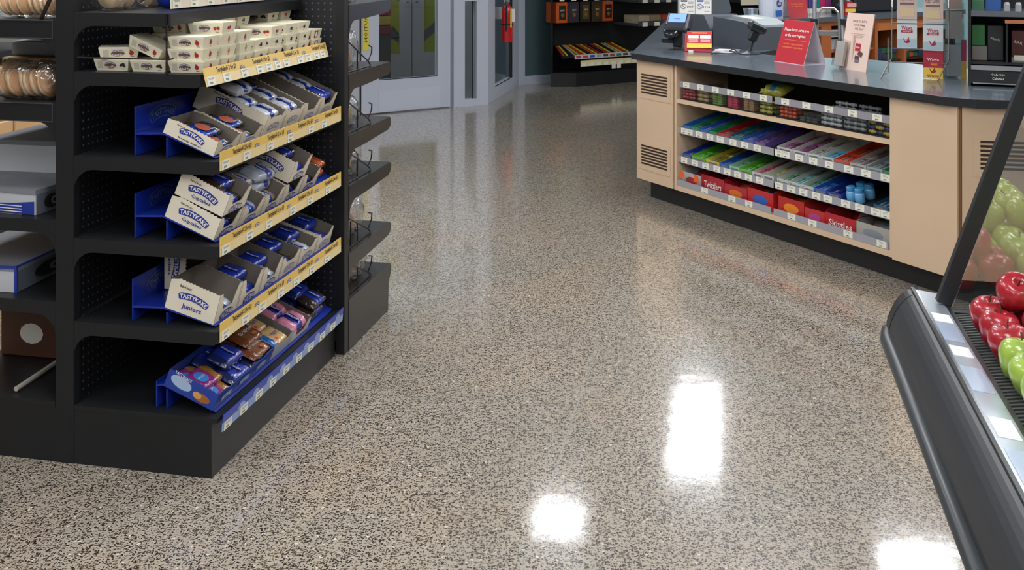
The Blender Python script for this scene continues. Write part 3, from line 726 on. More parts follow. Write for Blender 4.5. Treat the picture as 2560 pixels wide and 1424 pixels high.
# thin wire fence at the open end of the top shelf
wf = MB()
wf.tube([(-.143, -.0024, 1.19), (-.143, -.0024, 1.372)], .0026); wf.tube([(-.44, -.0024, 1.236), (-.135, -.0024, 1.236)], .0026)
for u in (-.44, -.135): wf.tube([(u, -.0024, 1.236), (u, .02, 1.236)], .0026)
o = wf.build('wire_fence', M_BWIRE, None, GO, (0, 0, -GA)); tag(o, 'thin dark wire fence across the open end of the pie shelf', 'wire fence')
# ---------------------------------------------------------------- far side of the run: bread and cookie boxes; bread on the end unit
M_BUN = mat('bun_crust', 'b98a5e', .6, noise=.35, nscale=18)
M_BUND = mat('dark_bun_crust', '7a5038', .6, noise=.3, nscale=18)
M_CRUMB = mat('bun_side', 'd9bf98', .7, noise=.12, nscale=25)
def bun_mesh(r, h, top):
    m = MB(); m.lathe([(0, 0), (r*.9, .002), (r, h*.3), (r*.96, h*.45), (r*.8, h*.75), (r*.45, h*.95), (0, h)], 14, [1, 1, 1, 0, 0, 0])
    o = m.build('bun', [top, M_CRUMB], smooth=True); d = o.data; bpy.data.objects.remove(o); return d
BUN = bun_mesh(.045, .04, M_BUN); BUND = bun_mesh(.045, .04, M_BUND)
BAGS = {}
def bag_mesh(L, W, h, seed):
    k = (round(L, 3), round(W, 3), round(h, 3), seed)
    if k not in BAGS:
        vs, fs, xf = pillow(L, W, h, 16, 14, .1, seed, .009); m = MB(); m.add(vs, fs)
        o = m.build('bag', M_FILM, smooth=True); BAGS[k] = o.data; bpy.data.objects.remove(o)
    return BAGS[k]
def bread_bag(M, label, n=6, dark=False, L=.26, W=.12, h=.1, seed=1, group='bags of rolls', upright=False):
    t = thing('bread_bag', label, 'bread bag', group=group); place(t, M)
    link('bag', bag_mesh(L, W, h, seed), t)
    r = random.Random(seed)
    for i in range(n):
        x = (i-(n-1)/2)*(L-.1)/max(n-1, 1)*.95
        o = link('bun', BUND if dark else BUN, t, (x, r.uniform(-.008, .008), h*.5), (r.uniform(-.2, .2), PI/2*.8, r.uniform(-.3, .3)))
        o.location.x += -.02
        s = min(1.0, h/.11); o.scale = (s, s, s*.8); o.location.z = .0435*s+.003
    return t
# top shelf behind the upper rail and far-side upper shelves
bread_bag(GM @ T(-.655, .09, 1.349) @ RZ(.08), 'bag of tan rolls on the topmost far side shelf, at its open end', 8, seed=3)
bread_bag(GM @ T(-.69, .235, 1.349) @ RZ(-.05), 'bag of darker rolls on the topmost far side shelf behind the tan ones', 8, True, seed=4)
bread_bag(GM @ T(-.883, .07, 1.349), 'bag of pale rolls at the front of the topmost far side shelf', 7, seed=5, L=.17)
bread_bag(GM @ T(-.655, .075, 1.095) @ RZ(.05), 'bag of golden rolls at the open end of the second far side shelf', 8, seed=6, L=.25, h=.12)
bread_bag(GM @ T(-.70, .235, 1.095) @ RZ(-.05), 'bag of brown rolls behind the golden ones on the second far side shelf', 8, True, seed=7)
bread_bag(GM @ T(-.883, .07, 1.095), 'bag of brown rolls at the front of the second far side shelf', 6, True, seed=8, L=.165)
for i, (u, v) in enumerate(((-.40, .15), (-.40, .37), (-.40, .60))):
    bread_bag(GM @ T(u, v, 1.373) @ RZ(PI/2), 'dark bread bag lying along the pegboard on the uppermost aisle shelf, ' + ('at the open end', 'in the middle', 'at the far end')[i], 4, True, L=.21, W=.09, h=.085, seed=9+i)
M_BBAG = mat('bright_blue_bag', '1d3fb5', .3, coat=.6, bump=.4, nscale=25)
for i, v in enumerate((.32, .52, .72)):
    vs, fs, xf = pillow(.19, .12, .09, 12, 10, .1, 20+i, .006); m = MB(); m.add(vs, fs)
    o = m.build('snack_bag', M_BBAG, smooth=True); place(o, GM @ T(-.27, v, 1.373) @ RZ(PI/2)); tag(o, 'bright blue snack bag on the uppermost aisle shelf, ' + ORD[i] + ' from the open end', 'snack bag', 'blue snack bags')
wd = MB()
for v in (.006, .018): wd.tube([(-.575, v, 1.3495), (-.535, v, 1.43), (-.521, v, 1.45)], .003)
wd.tube([(-.575, .006, 1.351), (-.575, .018, 1.351)], .003); wd.tube([(-.535, .006, 1.43), (-.535, .018, 1.43)], .003)
o = wd.build('wire_divider', M_BWIRE, None, GO, (0, 0, -GA)); tag(o, 'bent dark wire divider beside the rolls on the topmost far side shelf', 'wire divider')
# cartons
M_WBOX = mat('white_cookie_box', 'c9ccd0', .4); M_KR = mat('kraft_box', 'c19a6c', .7, noise=.06, nscale=8); M_PHOTO = mat('dark_cookie_photo', '2c2826', .5); M_PBL = mat('royal_blue_print', '2a3f9f', .4)
def cookie_box(u, v, z, rz, sx, sy, h, label, blue=False, lid=True):
    """origin at the corner nearest the upright: x towards the aisle-far side is negative u"""
    t = thing('cookie_box', label, 'cookie box', G(u, v, z), -GA+rz, 'cookie boxes on the far side shelves')
    m = MB().box(-sx, 0, 0, sy, 0, h-.004, 0)
    m.build('body', [M_WBOX], t)
    l = MB().box(-sx-.002, .002, -.002, sy+.002, h-.016, h, 0).build('lid', [mat('lid_grey', '85898f', .5)], t)
    p = MB()
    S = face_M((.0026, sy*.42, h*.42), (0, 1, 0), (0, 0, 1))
    rect(p, sy*.97, h*.78, 5, S @ T(sy*.08, 0, -.0004)); blob(p, sy*.42, h*.58, 1, S); blob(p, sy*.2, h*.32, 2, S @ T(sy*.08, 0, .0003)); blob(p, sy*.1, h*.16, 1, S @ T(sy*.08, 0, .0005))  # grey rectangle paints the shaded side face; the ovals are print
    S2 = face_M((-sx*.5, -.0026, h*.42), (1, 0, 0), (0, 0, 1))
    if blue:
        pts = [(-sx*.5, -h*.40), (sx*.49, -h*.40), (sx*.49, h*.12), (sx*.25, 0), (0, -.004), (-sx*.3, -h*.1), (-sx*.5, -h*.3)]
        p.add([(x, y, .0002) for x, y in pts], [tuple(range(len(pts)))], 3, S2)
        for i in range(4): rect(p, sx*.3, .003, 4, S2 @ T(sx*.2, -h*.1-.009*i, .0005))
    p.build('printed_panel', [M_WBOX, M_PHOTO, mat('doughnut_print', '8f8a86', .5), M_PBL, M_WHITE, mat('box_side_shade', '666c76', .5)], t)
    return t
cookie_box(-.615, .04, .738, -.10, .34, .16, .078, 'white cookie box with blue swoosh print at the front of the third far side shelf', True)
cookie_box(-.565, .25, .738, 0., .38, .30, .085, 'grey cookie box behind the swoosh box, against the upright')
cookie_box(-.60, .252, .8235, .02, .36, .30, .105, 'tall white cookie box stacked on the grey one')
o = MB().box(-.40, 0, 0, .35, 0, .10).build('kraft_carton', M_KR); o.location = G(-.56, .56, .738); o.rotation_euler = (0, 0, -GA); tag(o, 'plain tan cardboard carton at the back of the third far side shelf', 'carton')
o = MB().box(-.40, 0, 0, .35, .0, .195).build('kraft_carton', M_KR); o.location = G(-.56, .57, .8385); o.rotation_euler = (0, 0, -GA); tag(o, 'plain tan cardboard carton stacked on another behind the cookie boxes', 'carton')
o = MB().cbox(-.42, 0, 0, .5, 0, .10).build('kraft_carton', M_KR); o.location = G(-.54, .33, 1.095); o.rotation_euler = (0, 0, -GA); tag(o, 'low tan cardboard carton behind the rolls on the second far side shelf', 'carton')
o = MB().cbox(-.40, 0, 0, .42, 0, .05).build('flat_carton', mat('pale_blue_grey_board', '98a4ae', .5)); o.location = G(-.56, .38, 1.197); o.rotation_euler = (0, 0, -GA); tag(o, 'pale blue grey flat box on top of the low tan carton', 'carton')
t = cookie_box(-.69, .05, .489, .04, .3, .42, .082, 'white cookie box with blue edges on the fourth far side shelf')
e = MB()
for x in (-.3, 0): e.box(x-.006, x+.003, -.003, .003, 0, .083)
e.box(-.3, .003, -.0035, 0, .074, .083); e.box(-.003, .003, 0, .42, .078, .0835); e.build('blue_edge', M_PBL, t)
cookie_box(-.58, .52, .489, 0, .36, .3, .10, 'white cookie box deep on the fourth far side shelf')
o = MB().cbox(-.24, 0, 0, .26, 0, .19).build('brown_carton', mat('red_brown_carton', '5c3a2c', .5)); o.location = G(-.70, .3, .184); o.rotation_euler = (0, 0, -GA); tag(o, 'red brown carton on the lowest far side deck', 'carton')
p = MB(); blob(p, .09, .07, 0, face_M((-.12, -.001, .08), (1, 0, 0), (0, 0, 1))); p.build('printed_panel', [M_WHITE], o)
o = MB().cbox(-.10, 0, 0, .25, 0, .2).build('white_carton', M_WBOX); o.location = G(-.59, .33, .184); o.rotation_euler = (0, 0, -GA); tag(o, 'narrow white carton beside the red brown one on the lowest deck', 'carton')
p1, p2 = gp(40, 975, .19), gp(150, 902, .19)
o = MB().tube([p1+Vector((0, 0, .004)), p2+Vector((0, 0, .004))], .008, 8).build('plastic_rail', mat('ivory_plastic', 'b5b0a4', .5)); tag(o, 'loose ivory plastic rail lying across the lowest far side deck', 'plastic rail')
# neighbouring run across the next aisle
nb = thing('gondola_shelving', 'plain black shelving run across the next aisle behind the bread shelves', 'shelving', G(-2.15, -1.2, 0), -GA)
MB().box(-.5, 0, 0, 3.6, 0, .16).build('base_kick', M_BLACK, nb); MB().box(-.5, -.48, 0, 3.6, .16, 1.8).build('back_panel', M_PEG, nb)
for z in (.45, .75, 1.05, 1.35): MB().box(-.48, -.02, 0, 3.6, z-.03, z).build('shelf', M_BLACK, nb)
for k in range(18):
    zz = (.451, .751, .161)[k//6]; o = MB().cbox(-.42, 0, 0, .38, 0, (.24, .22, .22)[k//6], .006).build('kraft_carton', M_KR); o.location = G(-2.16, .02+.395*(k % 6), zz); o.rotation_euler = (0, 0, -GA); tag(o, 'tan carton across the next aisle, ' + ('middle', 'upper', 'lowest')[k//6] + ' level, ' + ORD[k % 6] + ' along the run', 'carton', 'cartons across the next aisle')
# bread on the end unit
for i, (z, n, dk, L, W, h) in enumerate(((1.35, 3, True, .22, .12, .1), (1.079, 4, True, .26, .12, .16), (.839, 4, True, .24, .12, .13), (.641, 3, True, .20, .11, .10), (.379, 4, False, .28, .15, .15), (.199, 3, False, .24, .12, .11))):
    sn = ('uppermost', 'second', 'third', 'fourth', 'fifth', 'lowest')[i]
    u = -.014-W/2; v = (1.22, 1.2, 1.2, 1.22, 1.25, 1.3)[i]
    bread_bag(GM @ T(u, v, z+.001) @ RZ(PI/2), f'clear bag of rolls beside the upright on the {sn} end unit shelf', n, dk, L, W, h, 30+i, 'bread on the end unit')
    bread_bag(GM @ T(u-.2, v+.02, z+.001) @ RZ(PI/2), f'clear bag of rolls further in on the {sn} end unit shelf', n, dk, L, W, h, 40+i, 'bread on the end unit')
    if i == 0: continue
    w = MB(); q = .013
    a = z+.003
    w.tube([(q, 1.075, a+.13), (q, 1.33, a+.02), (q, 1.36, a)], .003); w.tube([(q, 1.075, a), (q, 1.075, a+.13)], .003); w.tube([(q, 1.2, a), (q, 1.2, a+.075)], .003)
    w.tube([(q, 1.075, a), (q, 1.36, a)], .003)
    w.tube([(q, 1.33, a+.02), (q, 1.37, a+.05), (q, 1.375, a+.075), (q, 1.34, a+.085)], .003)
    if i == 4:
        w.tube([(q-.002, 1.09, a+.10), (q-.002, 1.09, a-.0), (q-.002, 1.13, a), (q-.002, 1.13, a+.10)], .003)
    o = w.build('wire_divider', M_BWIRE, None, GO, (0, 0, -GA)); tag(o, f'dark wire divider at the edge of the {sn} end unit shelf', 'wire divider', 'end unit wire dividers')
# ---------------------------------------------------------------- entrance vestibule at 45 degrees, extinguisher, snack fixture
A45 = math.radians(90-11.93-45)                  # direction of the angled wall
dd = Vector((math.cos(A45), math.sin(A45), 0)); nn = Vector((math.sin(A45), -math.cos(A45), 0))   # nn faces the camera
PD = Vector((-.624, 10.71, 0))
VM = face_M(PD, dd, -nn)                         # local x along the wall to the right, y behind it, z up
M_ALU = mat('painted_aluminium', 'c3cad8', .4, metal=.15)
M_ALUD = mat('dark_aluminium', '6f747c', .5)  # darker grey metal of the lock cylinders
M_GASK = mat('black_gasket', '17181a', .5)
M_GLASS = film('pane_glass', 'e6eeee', a=.03, rough=.01)
def vp(mb, x0, x1, y0, y1, z0, z1, mi=0): return mb.box(x0, x1, y0, y1, z0, z1, mi, VM)
ZD = 2.3
dr = MB(); dr.box(0, 0, 0, 0, 0, 0); 
def vbuild(name, boxes, mats, parent=None):
    m = MB()
    for b in boxes: vp(m, *b)
    return m.build(name, mats, parent)
door = struct(vbuild('door_1', [(-.98, -.795, 0, .05, .012, ZD), (-.15, .0, 0, .05, .012, ZD), (-.795, -.15, 0, .05, .012, .33), (-.795, -.15, 0, .05, ZD-.12, ZD)], M_ALU))
vbuild('glass_pane', [(-.795, -.15, .022, .028, .33, ZD-.12)], M_GLASS, door)
vbuild('gasket', [(-.795, -.15, -.001, .0, .325, .333), (-.156, -.150, -.001, .0, .33, ZD-.12), (-1.0, -.985, -.003, 0, .0, ZD)], M_GASK, door)
vbuild('kick_plate', [(-.80, -.12, -.003, -.0005, .02, .22)], mat('kick_plate_grey', 'c9d0de', .3, metal=.15), door)
# caution strip on the hinge stile, lettering turned upside down
cs = MB(); S = VM @ face_M((-.935, -.004, .93), (0, 0, -1), (1, 0, 0))
rect(cs, .62, .06, 0, S); put_text(cs, 'CAUTION', .30, .032, 1, S @ T(.08, 0, .0008) @ SCL(1, -1, 1))
cs.build('caution_strip', [mat('caution_yellow', 'e0d03a', .5), M_INKD], door)
fl = struct(vbuild('trim_1', [(.03, .16, -.02, .07, 0, ZD), (.30, .44, -.02, .07, 0, ZD), (.16, .30, -.02, .07, 0, .07), (.16, .30, -.02, .07, 1.07, 1.35)], M_ALU))
vbuild('glass_pane', [(.16, .30, .022, .028, .07, 1.07)], M_GLASS, fl); vbuild('gasket', [(.268, .278, .018, .0215, .07, 1.07)], M_GASK, fl)
PC = VM @ Vector((.44, 0, 0))                    # corner to the glass wall along d1
WM = face_M(PC, d1, -d2)                         # local x away from the camera, y to the left (inside the vestibule), z up
def wbuild(name, boxes, mats, parent=None):
    m = MB()
    for b in boxes: m.box(*b, 0, WM)
    return m.build(name, mats, parent)
LW = 1.62
wall = struct(wbuild('trim_2', [(-.02, .36, 0, .07, 0, ZD), (.36, 1.25, 0, .07, 0, .14), (1.25, LW, 0, .07, 0, ZD), (.36, 1.25, 0, .07, ZD-.2, ZD)], M_ALU))
wbuild('glass_pane', [(.36, 1.25, .03, .036, .14, ZD-.2)], M_GLASS, wall); wbuild('gasket', [(1.19, 1.25, -.001, .029, .14, ZD-.2), (.36, 1.25, -.002, 0, .135, .145)], M_GASK, wall)
PT = WM @ Vector((LW, 0, 0)); TM = face_M(PT, dd, -nn)
M_TEALP = mat('dark_teal_panel', '4a5f64', .55, noise=.05, nscale=2)
m = MB().box(.09, 1.1, .02, .12, .1, 2.7, 0, TM); struct(m.build('wall_entrance', M_TEALP))
m = MB().box(.0, .09, 0, .12, 0, 2.7, 0, TM).box(.09, 1.1, .0, .12, 0, .1, 0, TM); struct(m.build('baseboard_entrance', M_ALU))
# header above the openings
m = MB().box(-3.0, .44, -.02, .12, ZD, 2.75, 0, VM); struct(m.build('wall_header', mat('header_grey', 'b7bac2', .6)))
m = MB().box(-.02, LW, 0, .07, ZD, 2.75, 0, WM); struct(m.build('wall_header_side', mat('header_grey')))
m = MB().box(-3.2, -.99, .0, .1, 0, ZD, 0, VM); struct(m.build('wall_vestibule', mat('vestibule_grey', 'b3b6bd', .5)))
# outer pair of doors inside the vestibule
M_LIL = mat('lilac_grey_door', 'a79fa6', .45, metal=.1); M_OLIVE = mat('olive_poster', '8c8b35', .5); M_CHEV = mat('grey_chevron', '55565a', .5)
OM = face_M(VM @ Vector((.169, 1.15, 0)), dd, -nn)
def obuild(name, boxes, mats, parent=None):
    m = MB()
    for b in boxes: m.box(*b, 0, OM)
    return m.build(name, mats, parent)
for n, (a, b, sgn) in enumerate(((-.80, -.006, 1), (.006, .80, -1))):
    w0, w1 = (a+.15, b-.16) if n == 0 else (a+.17, b-.15)
    w0, w1 = (-.62, -.15) if n == 0 else (.15, .62)
    lf = struct(obuild(f'door_{2+n}', [(a, w0, 0, .05, 0, ZD), (w1, b, 0, .05, 0, ZD), (w0, w1, 0, .05, 0, .45), (w0, w1, 0, .05, ZD-.15, ZD)], M_LIL))
    q = MB(); q.box(w0, w1, .02, .026, .45, ZD-.15, 0, OM)
    for k in range(4):
        z = .56+.46*k
        pts = [(w0, z+(.0 if n else .34)), (w1, z+(.34 if n else 0.)), (w1, z+(.46 if n else .12)), (w0, z+(.12 if n else .46))]
        pts = [(x, min(max(zz, .455), ZD-.16)) for x, zz in pts]
        q.add([OM @ Vector((x, .0195-.0008*k, zz)) for x, zz in pts], [(0, 1, 2, 3)], 1)
    q.build('poster_window', [M_OLIVE, M_CHEV], lf)
    hd = MB()
    for z in (.99, 1.0): pass
    hd.lathe([(.012, 0), (.012, .02), (0, .022)], 8, 0, OM @ T(b-.05 if n == 0 else a+.05, 0, 1.02) @ RX(PI/2)); hd.build('lock_cylinder', M_ALUD, lf)
    tr = MB(); S = OM @ face_M(((-.22 if n == 0 else .5), .016, .68), (1, 0, 0), (0, 0, 1))
    tr.tube([S @ Vector(p) for p in ((-.07, -.05, 0), (.07, -.05, 0), (0, .07, 0))], .006, 5, closed=True); tr.build('warning_triangle', M_INKD, lf)
struct(obuild('wall_vestibule_outer', [(-2.6, -.8, 0, .1, 0, 2.75), (.8, 1.31, 0, .1, 0, 2.75), (-.8, .8, 0, .1, ZD, 2.75)], mat('vestibule_grey')))
m = MB().box(-.42, -.02, 0, .012, 0, .012, 0, OM); 
# reflections at the hinge side, built as an added rack of coloured goods
vr = thing('reflection_rack', 'added rack of red and yellow goods imitating reflections in the entrance glass', 'rack', OM @ Vector((-.52, -.38, 0)), A45)
MB().box(-.07, .07, 0, .3, 0, .7).build('stand', mat('rack_grey', '4c4a4d', .6), vr)
rc = ['7a3a40', 'a98f4a', '8f4046', 'b0a07c', '60404e', '94583f']
for i in range(6): MB().cbox(-.07, .07, -.01, .27, .70+.10*i, .795+.10*i, .008).build('goods_pack', mat('reflection_goods_'+rc[i], rc[i], .45), vr)
# fire extinguisher
fe = WM @ Vector((.50, -.10, 0))
t = thing('fire_extinguisher', 'red fire extinguisher with black strap hanging by the entrance glass wall', 'fire extinguisher', (fe.x, fe.y, .60), -GA)
MB().lathe([(.0, 0), (.055, 0), (.062, .012), (.062, .34), (.055, .375), (.03, .40), (.02, .41), (.02, .43), (0, .43)], 20).build('cylinder', mat('extinguisher_red', 'c4161e', .3, coat=.5), t, smooth=True)
MB().box(-.028, .028, -.03, .02, .43, .46).box(-.012, .012, -.06, .05, .46, .475).box(-.012, .012, -.06, .04, .49, .503).build('valve', M_STEEL, t)
MB().lathe([(.0635, .185), (.0655, .187), (.0655, .20), (.0635, .202)], 20).build('strap', M_BLACKP, t)
MB().tube([(.005, -.05, .45), (.01, -.066, .40), (.008, -.068, .2), (.006, -.067, .12)], .009, 6).build('hose', M_BLACKP, t)
MB().box(.055, .095, -.03, -.028, .22, .36).build('inspection_card', M_WHITE, t); MB().box(.045, .062, -.045, -.04, .16, .36).build('instruction_label', mat('label_yellow', 'dcc23c', .5), t)
MB().box(-.131, -.05, -.03, .03, .25, .38).build('wall_hook', M_STEEL, t)
# snack fixture along the angled wall --------------------------------------------------
SO = gp(1440, 217, 0); SM = face_M(SO, dd, -nn)
sf = thing('snack_fixture', 'low black snack fixture with hanging jerky bags on a dark back panel', 'shelving', SO, A45)
MB().prism([(0, 0), (2.6, 0), (2.6, .5), (-.0, .5), (-.25, .16)], 'z', 0, .16).build('base', M_BLACK, sf)
MB().box(.0, 2.6, .45, .5, .16, 2.2).build('back_panel', M_BLACK, sf)
MB().prism([(-.25, .16), (.0, .5), (.03, .5), (-.22, .16)], 'z', .16, 2.2).build('side_panel', M_BLACK, sf)
MB().add([(-.195, 0, .34), (.9, 0, .34), (.9, .38, .42), (-.05, .38, .42), (-.195, 0, .36), (.9, 0, .36), (.9, .38, .46), (-.05, .38, .46)], [(3, 2, 1, 0), (4, 5, 6, 7), (0, 1, 5, 4), (1, 2, 6, 5), (2, 3, 7, 6), (3, 0, 4, 7)]).build('tray', M_BLACK, sf)
rl = MB().box(-.02, .92, -.006, 0, .322, .372, 0)
cl = ['b03a52', 'c0365c', '3c4db0', '9aa0a8', '5a4a44', 'b33a3c', '3e7a58', '4a5650', '80888c']
for i in range(9): rl.box(0+.1*i, .07+.1*i, -.008, -.006, .333, .361, i+1)
rl.build('price_rail', [mat('rail_grey', 'c9c9cc', .4)]+[mat('chip_'+c, c, .5) for c in cl], sf)
r2 = MB().box(.06, .95, -.012, -.008, .232, .302, 0)
for i in range(8): r2.box(.07+.11*i, .14+.11*i, -.0135, -.012, .235, .275, 1)
r2.build('price_rail', [mat('pale_yellow_rail', 'ead9a0', .4), M_TAG], sf)
for i, x in enumerate((.52, .60)): MB().box(x, x+.06, -.014, -.012, .185, .24).build('price_tag', M_TAG, sf)
R.seed(11)
sc = ['b3342a', 'c9b52c', '1f1c1c', 'a9a49a', 'c9b52c', 'b8352c', 'd0b92e', '242022', 'b04a2a', 'c7ae30', '8c2f2c', '2a2420']
pj = [('-.16', 'pale')]
for i in range(20):
    c = sc[i % 12]; x = -.165+.0535*i; xr = max(x, -.045+.0335*i)
    o = MB().cbox(-.0135, .0135, -.0, .33, 0, .012, .003).build('jerky_stick', mat('stick_'+c, c, .35, coat=.3))
    place(o, SM @ T(x, .025, .3667) @ RX(.2574) @ RZ(-math.atan2(xr-x, .33)+.01*R.uniform(-1, 1))); nm = {'b3342a': 'red', 'c9b52c': 'yellow', '1f1c1c': 'black', 'a9a49a': 'grey', 'b8352c': 'bright red', 'd0b92e': 'golden', '242022': 'charcoal', 'b04a2a': 'rust', 'c7ae30': 'mustard', '8c2f2c': 'maroon', '2a2420': 'dark brown'}[c]
    tag(o, f'{nm} wrapped meat stick in the tilted tray of the snack fixture', 'meat stick', 'meat sticks in the tilted tray, '+nm)
def hang_bag(x, zb, w_, h, col, label, win='222222', y=.18, side=0.):
    t = thing('hanging_bag', label, 'snack bag', SM @ Vector((x, y, zb)), A45, 'hanging jerky bags')
    dpt = .22
    MB().cbox(-w_/2, w_/2, 0, dpt, 0, h, .006).build('bag_front', mat('bagc_'+col, col, .35, coat=.3, noise=.2, nscale=12), t)
    p = MB(); S = face_M((w_*.04, -.001, h*.5), (1, 0, 0), (0, 0, 1)); rect(p, w_*.62, h*.68, 0, S); put_text(p, 'JERKY', w_*.4, h*.1, 1, S @ T(0, h*.1, .001)); blob(p, w_*.3, h*.2, 2, S @ T(0, -h*.12, .001))
    p.build('bag_window', [mat('bagw_'+win, win, .3), mat('bag_lettering', 'c9c4b5', .5), mat('bag_picture', '7d5a2a', .5)], t)
    MB().tube([(0, .1, h*.97), (0, .27, h*.97)], .004, 5).build('hook', M_CHROME, t)
    MB().box(-.035, .035, .0, .003, h+.012, h+.045).build('price_tag', M_TAG, t)
# columns left to right, two rows
Yb = SM @ Vector((0, .18, 0))
row2 = [(1422, 'c65a24', 'orange jerky bag with dark window, bottom row, beside the teal wall', '2c2a28', 1.0), (1464, '33303a', 'charcoal jerky bag beside the orange one, bottom row', '3a3842', .95), (1492, '2a241c', 'black and gold jerky bag, bottom row', '5c4a1c', .9), (1522, '352a24', 'dark brown jerky bag, bottom row', '4a3a20', .9), (1557, 'b3531f', 'orange framed jerky bag with dark window, last of the bottom row', '2a2018', 1.0)]
for k, (px, c, lb, wn, s) in enumerate(row2):
    x = -.07+.172*k
    hang_bag(x, .735, .16*s, .245, c, lb, wn)
row1 = [('7f9c2c', 'lime green snack bag with clear window, upper row, beside the teal wall', 'a8a898'), ('5d7d3a', 'dark green snack bag, upper row', 'b9bdb0'), ('4a4540', 'grey brown jerky bag, upper row', '6a645c'), ('3c342c', 'bronze jerky bag, upper row', '8c7a44'), ('37383c', 'slate jerky bag, last of the upper row', '5c5c60')]
for k, (c, lb, wn) in enumerate(row1): hang_bag(-.05+.172*k, 1.03, .155, .25, c, lb, wn, y=.17)
# shelves of small boxes to the right
for zi, z in enumerate((.70, .985)):
    so = MB().box(.90, 2.0, -.05, .44, z-.025, z).box(.90, 2.0, -.056, -.05, z-.025, z+.035).build('shelf', mat('shelf_dark_grey', '3f4348', .5), sf)
    for q in range(3): MB().box(.96+.19*q, 1.04+.19*q, -.058, -.056, z-.03, z+.02).build('price_tag', M_TAG, so)
    bc = [['a89c80', '8d7a60', 'a33a30'], ['a8a070', '95a04a', 'b5702a']][zi]
    for q in range(3):
        o = MB().cbox(0, .17, 0, .3, 0, .10, .006).build('snack_box', mat('snackbox_'+bc[q], bc[q], .6, noise=.3, nscale=14)); place(o, SM @ T(.92+.18*q, -.04, z+.001)); o.data.transform(T(0, 0, 0))
        nm = [['beige', 'brown', 'red'], ['straw', 'olive', 'amber']][zi][q]
        tag(o, f'{nm} snack box on the ' + ('lower' if zi == 0 else 'upper') + ' side shelf behind the payment terminal', 'snack box', 'snack boxes on side shelves')
# ---------------------------------------------------------------- candy bay under the worktop
def cat_(c): return mat('cand_'+c, c, .35, coat=.3)
CN = {'2f6fb0': 'blue', '2e8f6a': 'sea green', 'b8323a': 'red', '1f6a78': 'deep teal', '3a5fb8': 'royal blue', '6a4f9a': 'violet', '8c3f78': 'magenta', '7a3f6e': 'plum', 'c9cdc8': 'white', '2f9fd0': 'sky blue',
      'd8482c': 'orange red', 'b9b4b0': 'pale grey', '2f8f58': 'green', '2c4fa8': 'dark blue', '63b832': 'lime green', 'd0c04a': 'yellow', '8fc9a0': 'mint', 'c03a34': 'scarlet', 'd9bf3c': 'golden', '5f9f6a': 'leaf green',
      '6fb8b0': 'aqua', '2f7f60': 'bottle green', '2b62b8': 'cobalt', '2a3f9c': 'navy', '6fb0dc': 'pale blue', '3f90c8': 'azure', '235c7c': 'petrol', '96a8ac': 'silver'}
def rail_part(parent, s0, s1, y, z0, z1, tags, M=None, col='a3a2a8'):
    r = MB().box(s0, s1, y-.004, y, z0, z1, 0, M).build('price_rail', mat('rail_'+col, col, .35), parent)
    for a in tags:
        t = MB().box(a-.029, a+.029, y-.0055, y-.004, z0+.004, z1-.002, 0, M)
        for q in range(2): t.box(a-.016, a+.014, y-.006, y-.0055, z0+(z1-z0)*(.62+.14*q), z0+(z1-z0)*(.66+.14*q), 1, M)
        t.box(a-.012, a+.006, y-.006, y-.0055, z0+(z1-z0)*.2, z0+(z1-z0)*.36, 1, M)
        t.build('price_tag', [M_TAG, M_INK], r)
SPL = 1.185
def tray_shelf(name, z, rise, s0, s1, tags, word):
    t = thing(name, f'tilted black gum shelf with price rail, {word}', 'tray shelf', CO, CA, 'tilted gum shelves')
    MB().prism([(.02, z-.02), (.02, z-.012), (.3995, z-.012+rise*1.054), (.3995, z-.02+rise*1.054)], 'x', s0, s1).build('deck', M_BLACKP, t)
    rail_part(t, s0, s1, .02, z-.035, z+.004, tags)
    return t
PACKM = {}
def pack_mesh(w_, l, h, c, var=0):
    c0 = c; c = ''.join('%02x' % min(255, int(int(c[i:i+2], 16)*(1, .72, 1.25)[var]+(0, 0, 12)[var])) for i in (0, 2, 4))
    k = (round(w_, 3), round(l, 3), h, c)
    if k not in PACKM:
        m = MB().cbox(0, w_, 0, l, 0, h, .0015, 0); m.box(w_*.18, w_*.55, l*.12, l*.5, h, h+.0004, 1); m.box(w_*.62, w_*.8, l*.2, l*.8, h, h+.0004, 2); m.box(w_*.2, w_*.5, l*.6, l*.75, h, h+.0004, 2)
        o = m.build('gum_pack', [cat_(c), mat('pack_lettering', 'd5dbe0', .4), mat('pack_dark', '26304a', .4)]); PACKM[k] = o.data; bpy.data.objects.remove(o)
    return PACKM[k]
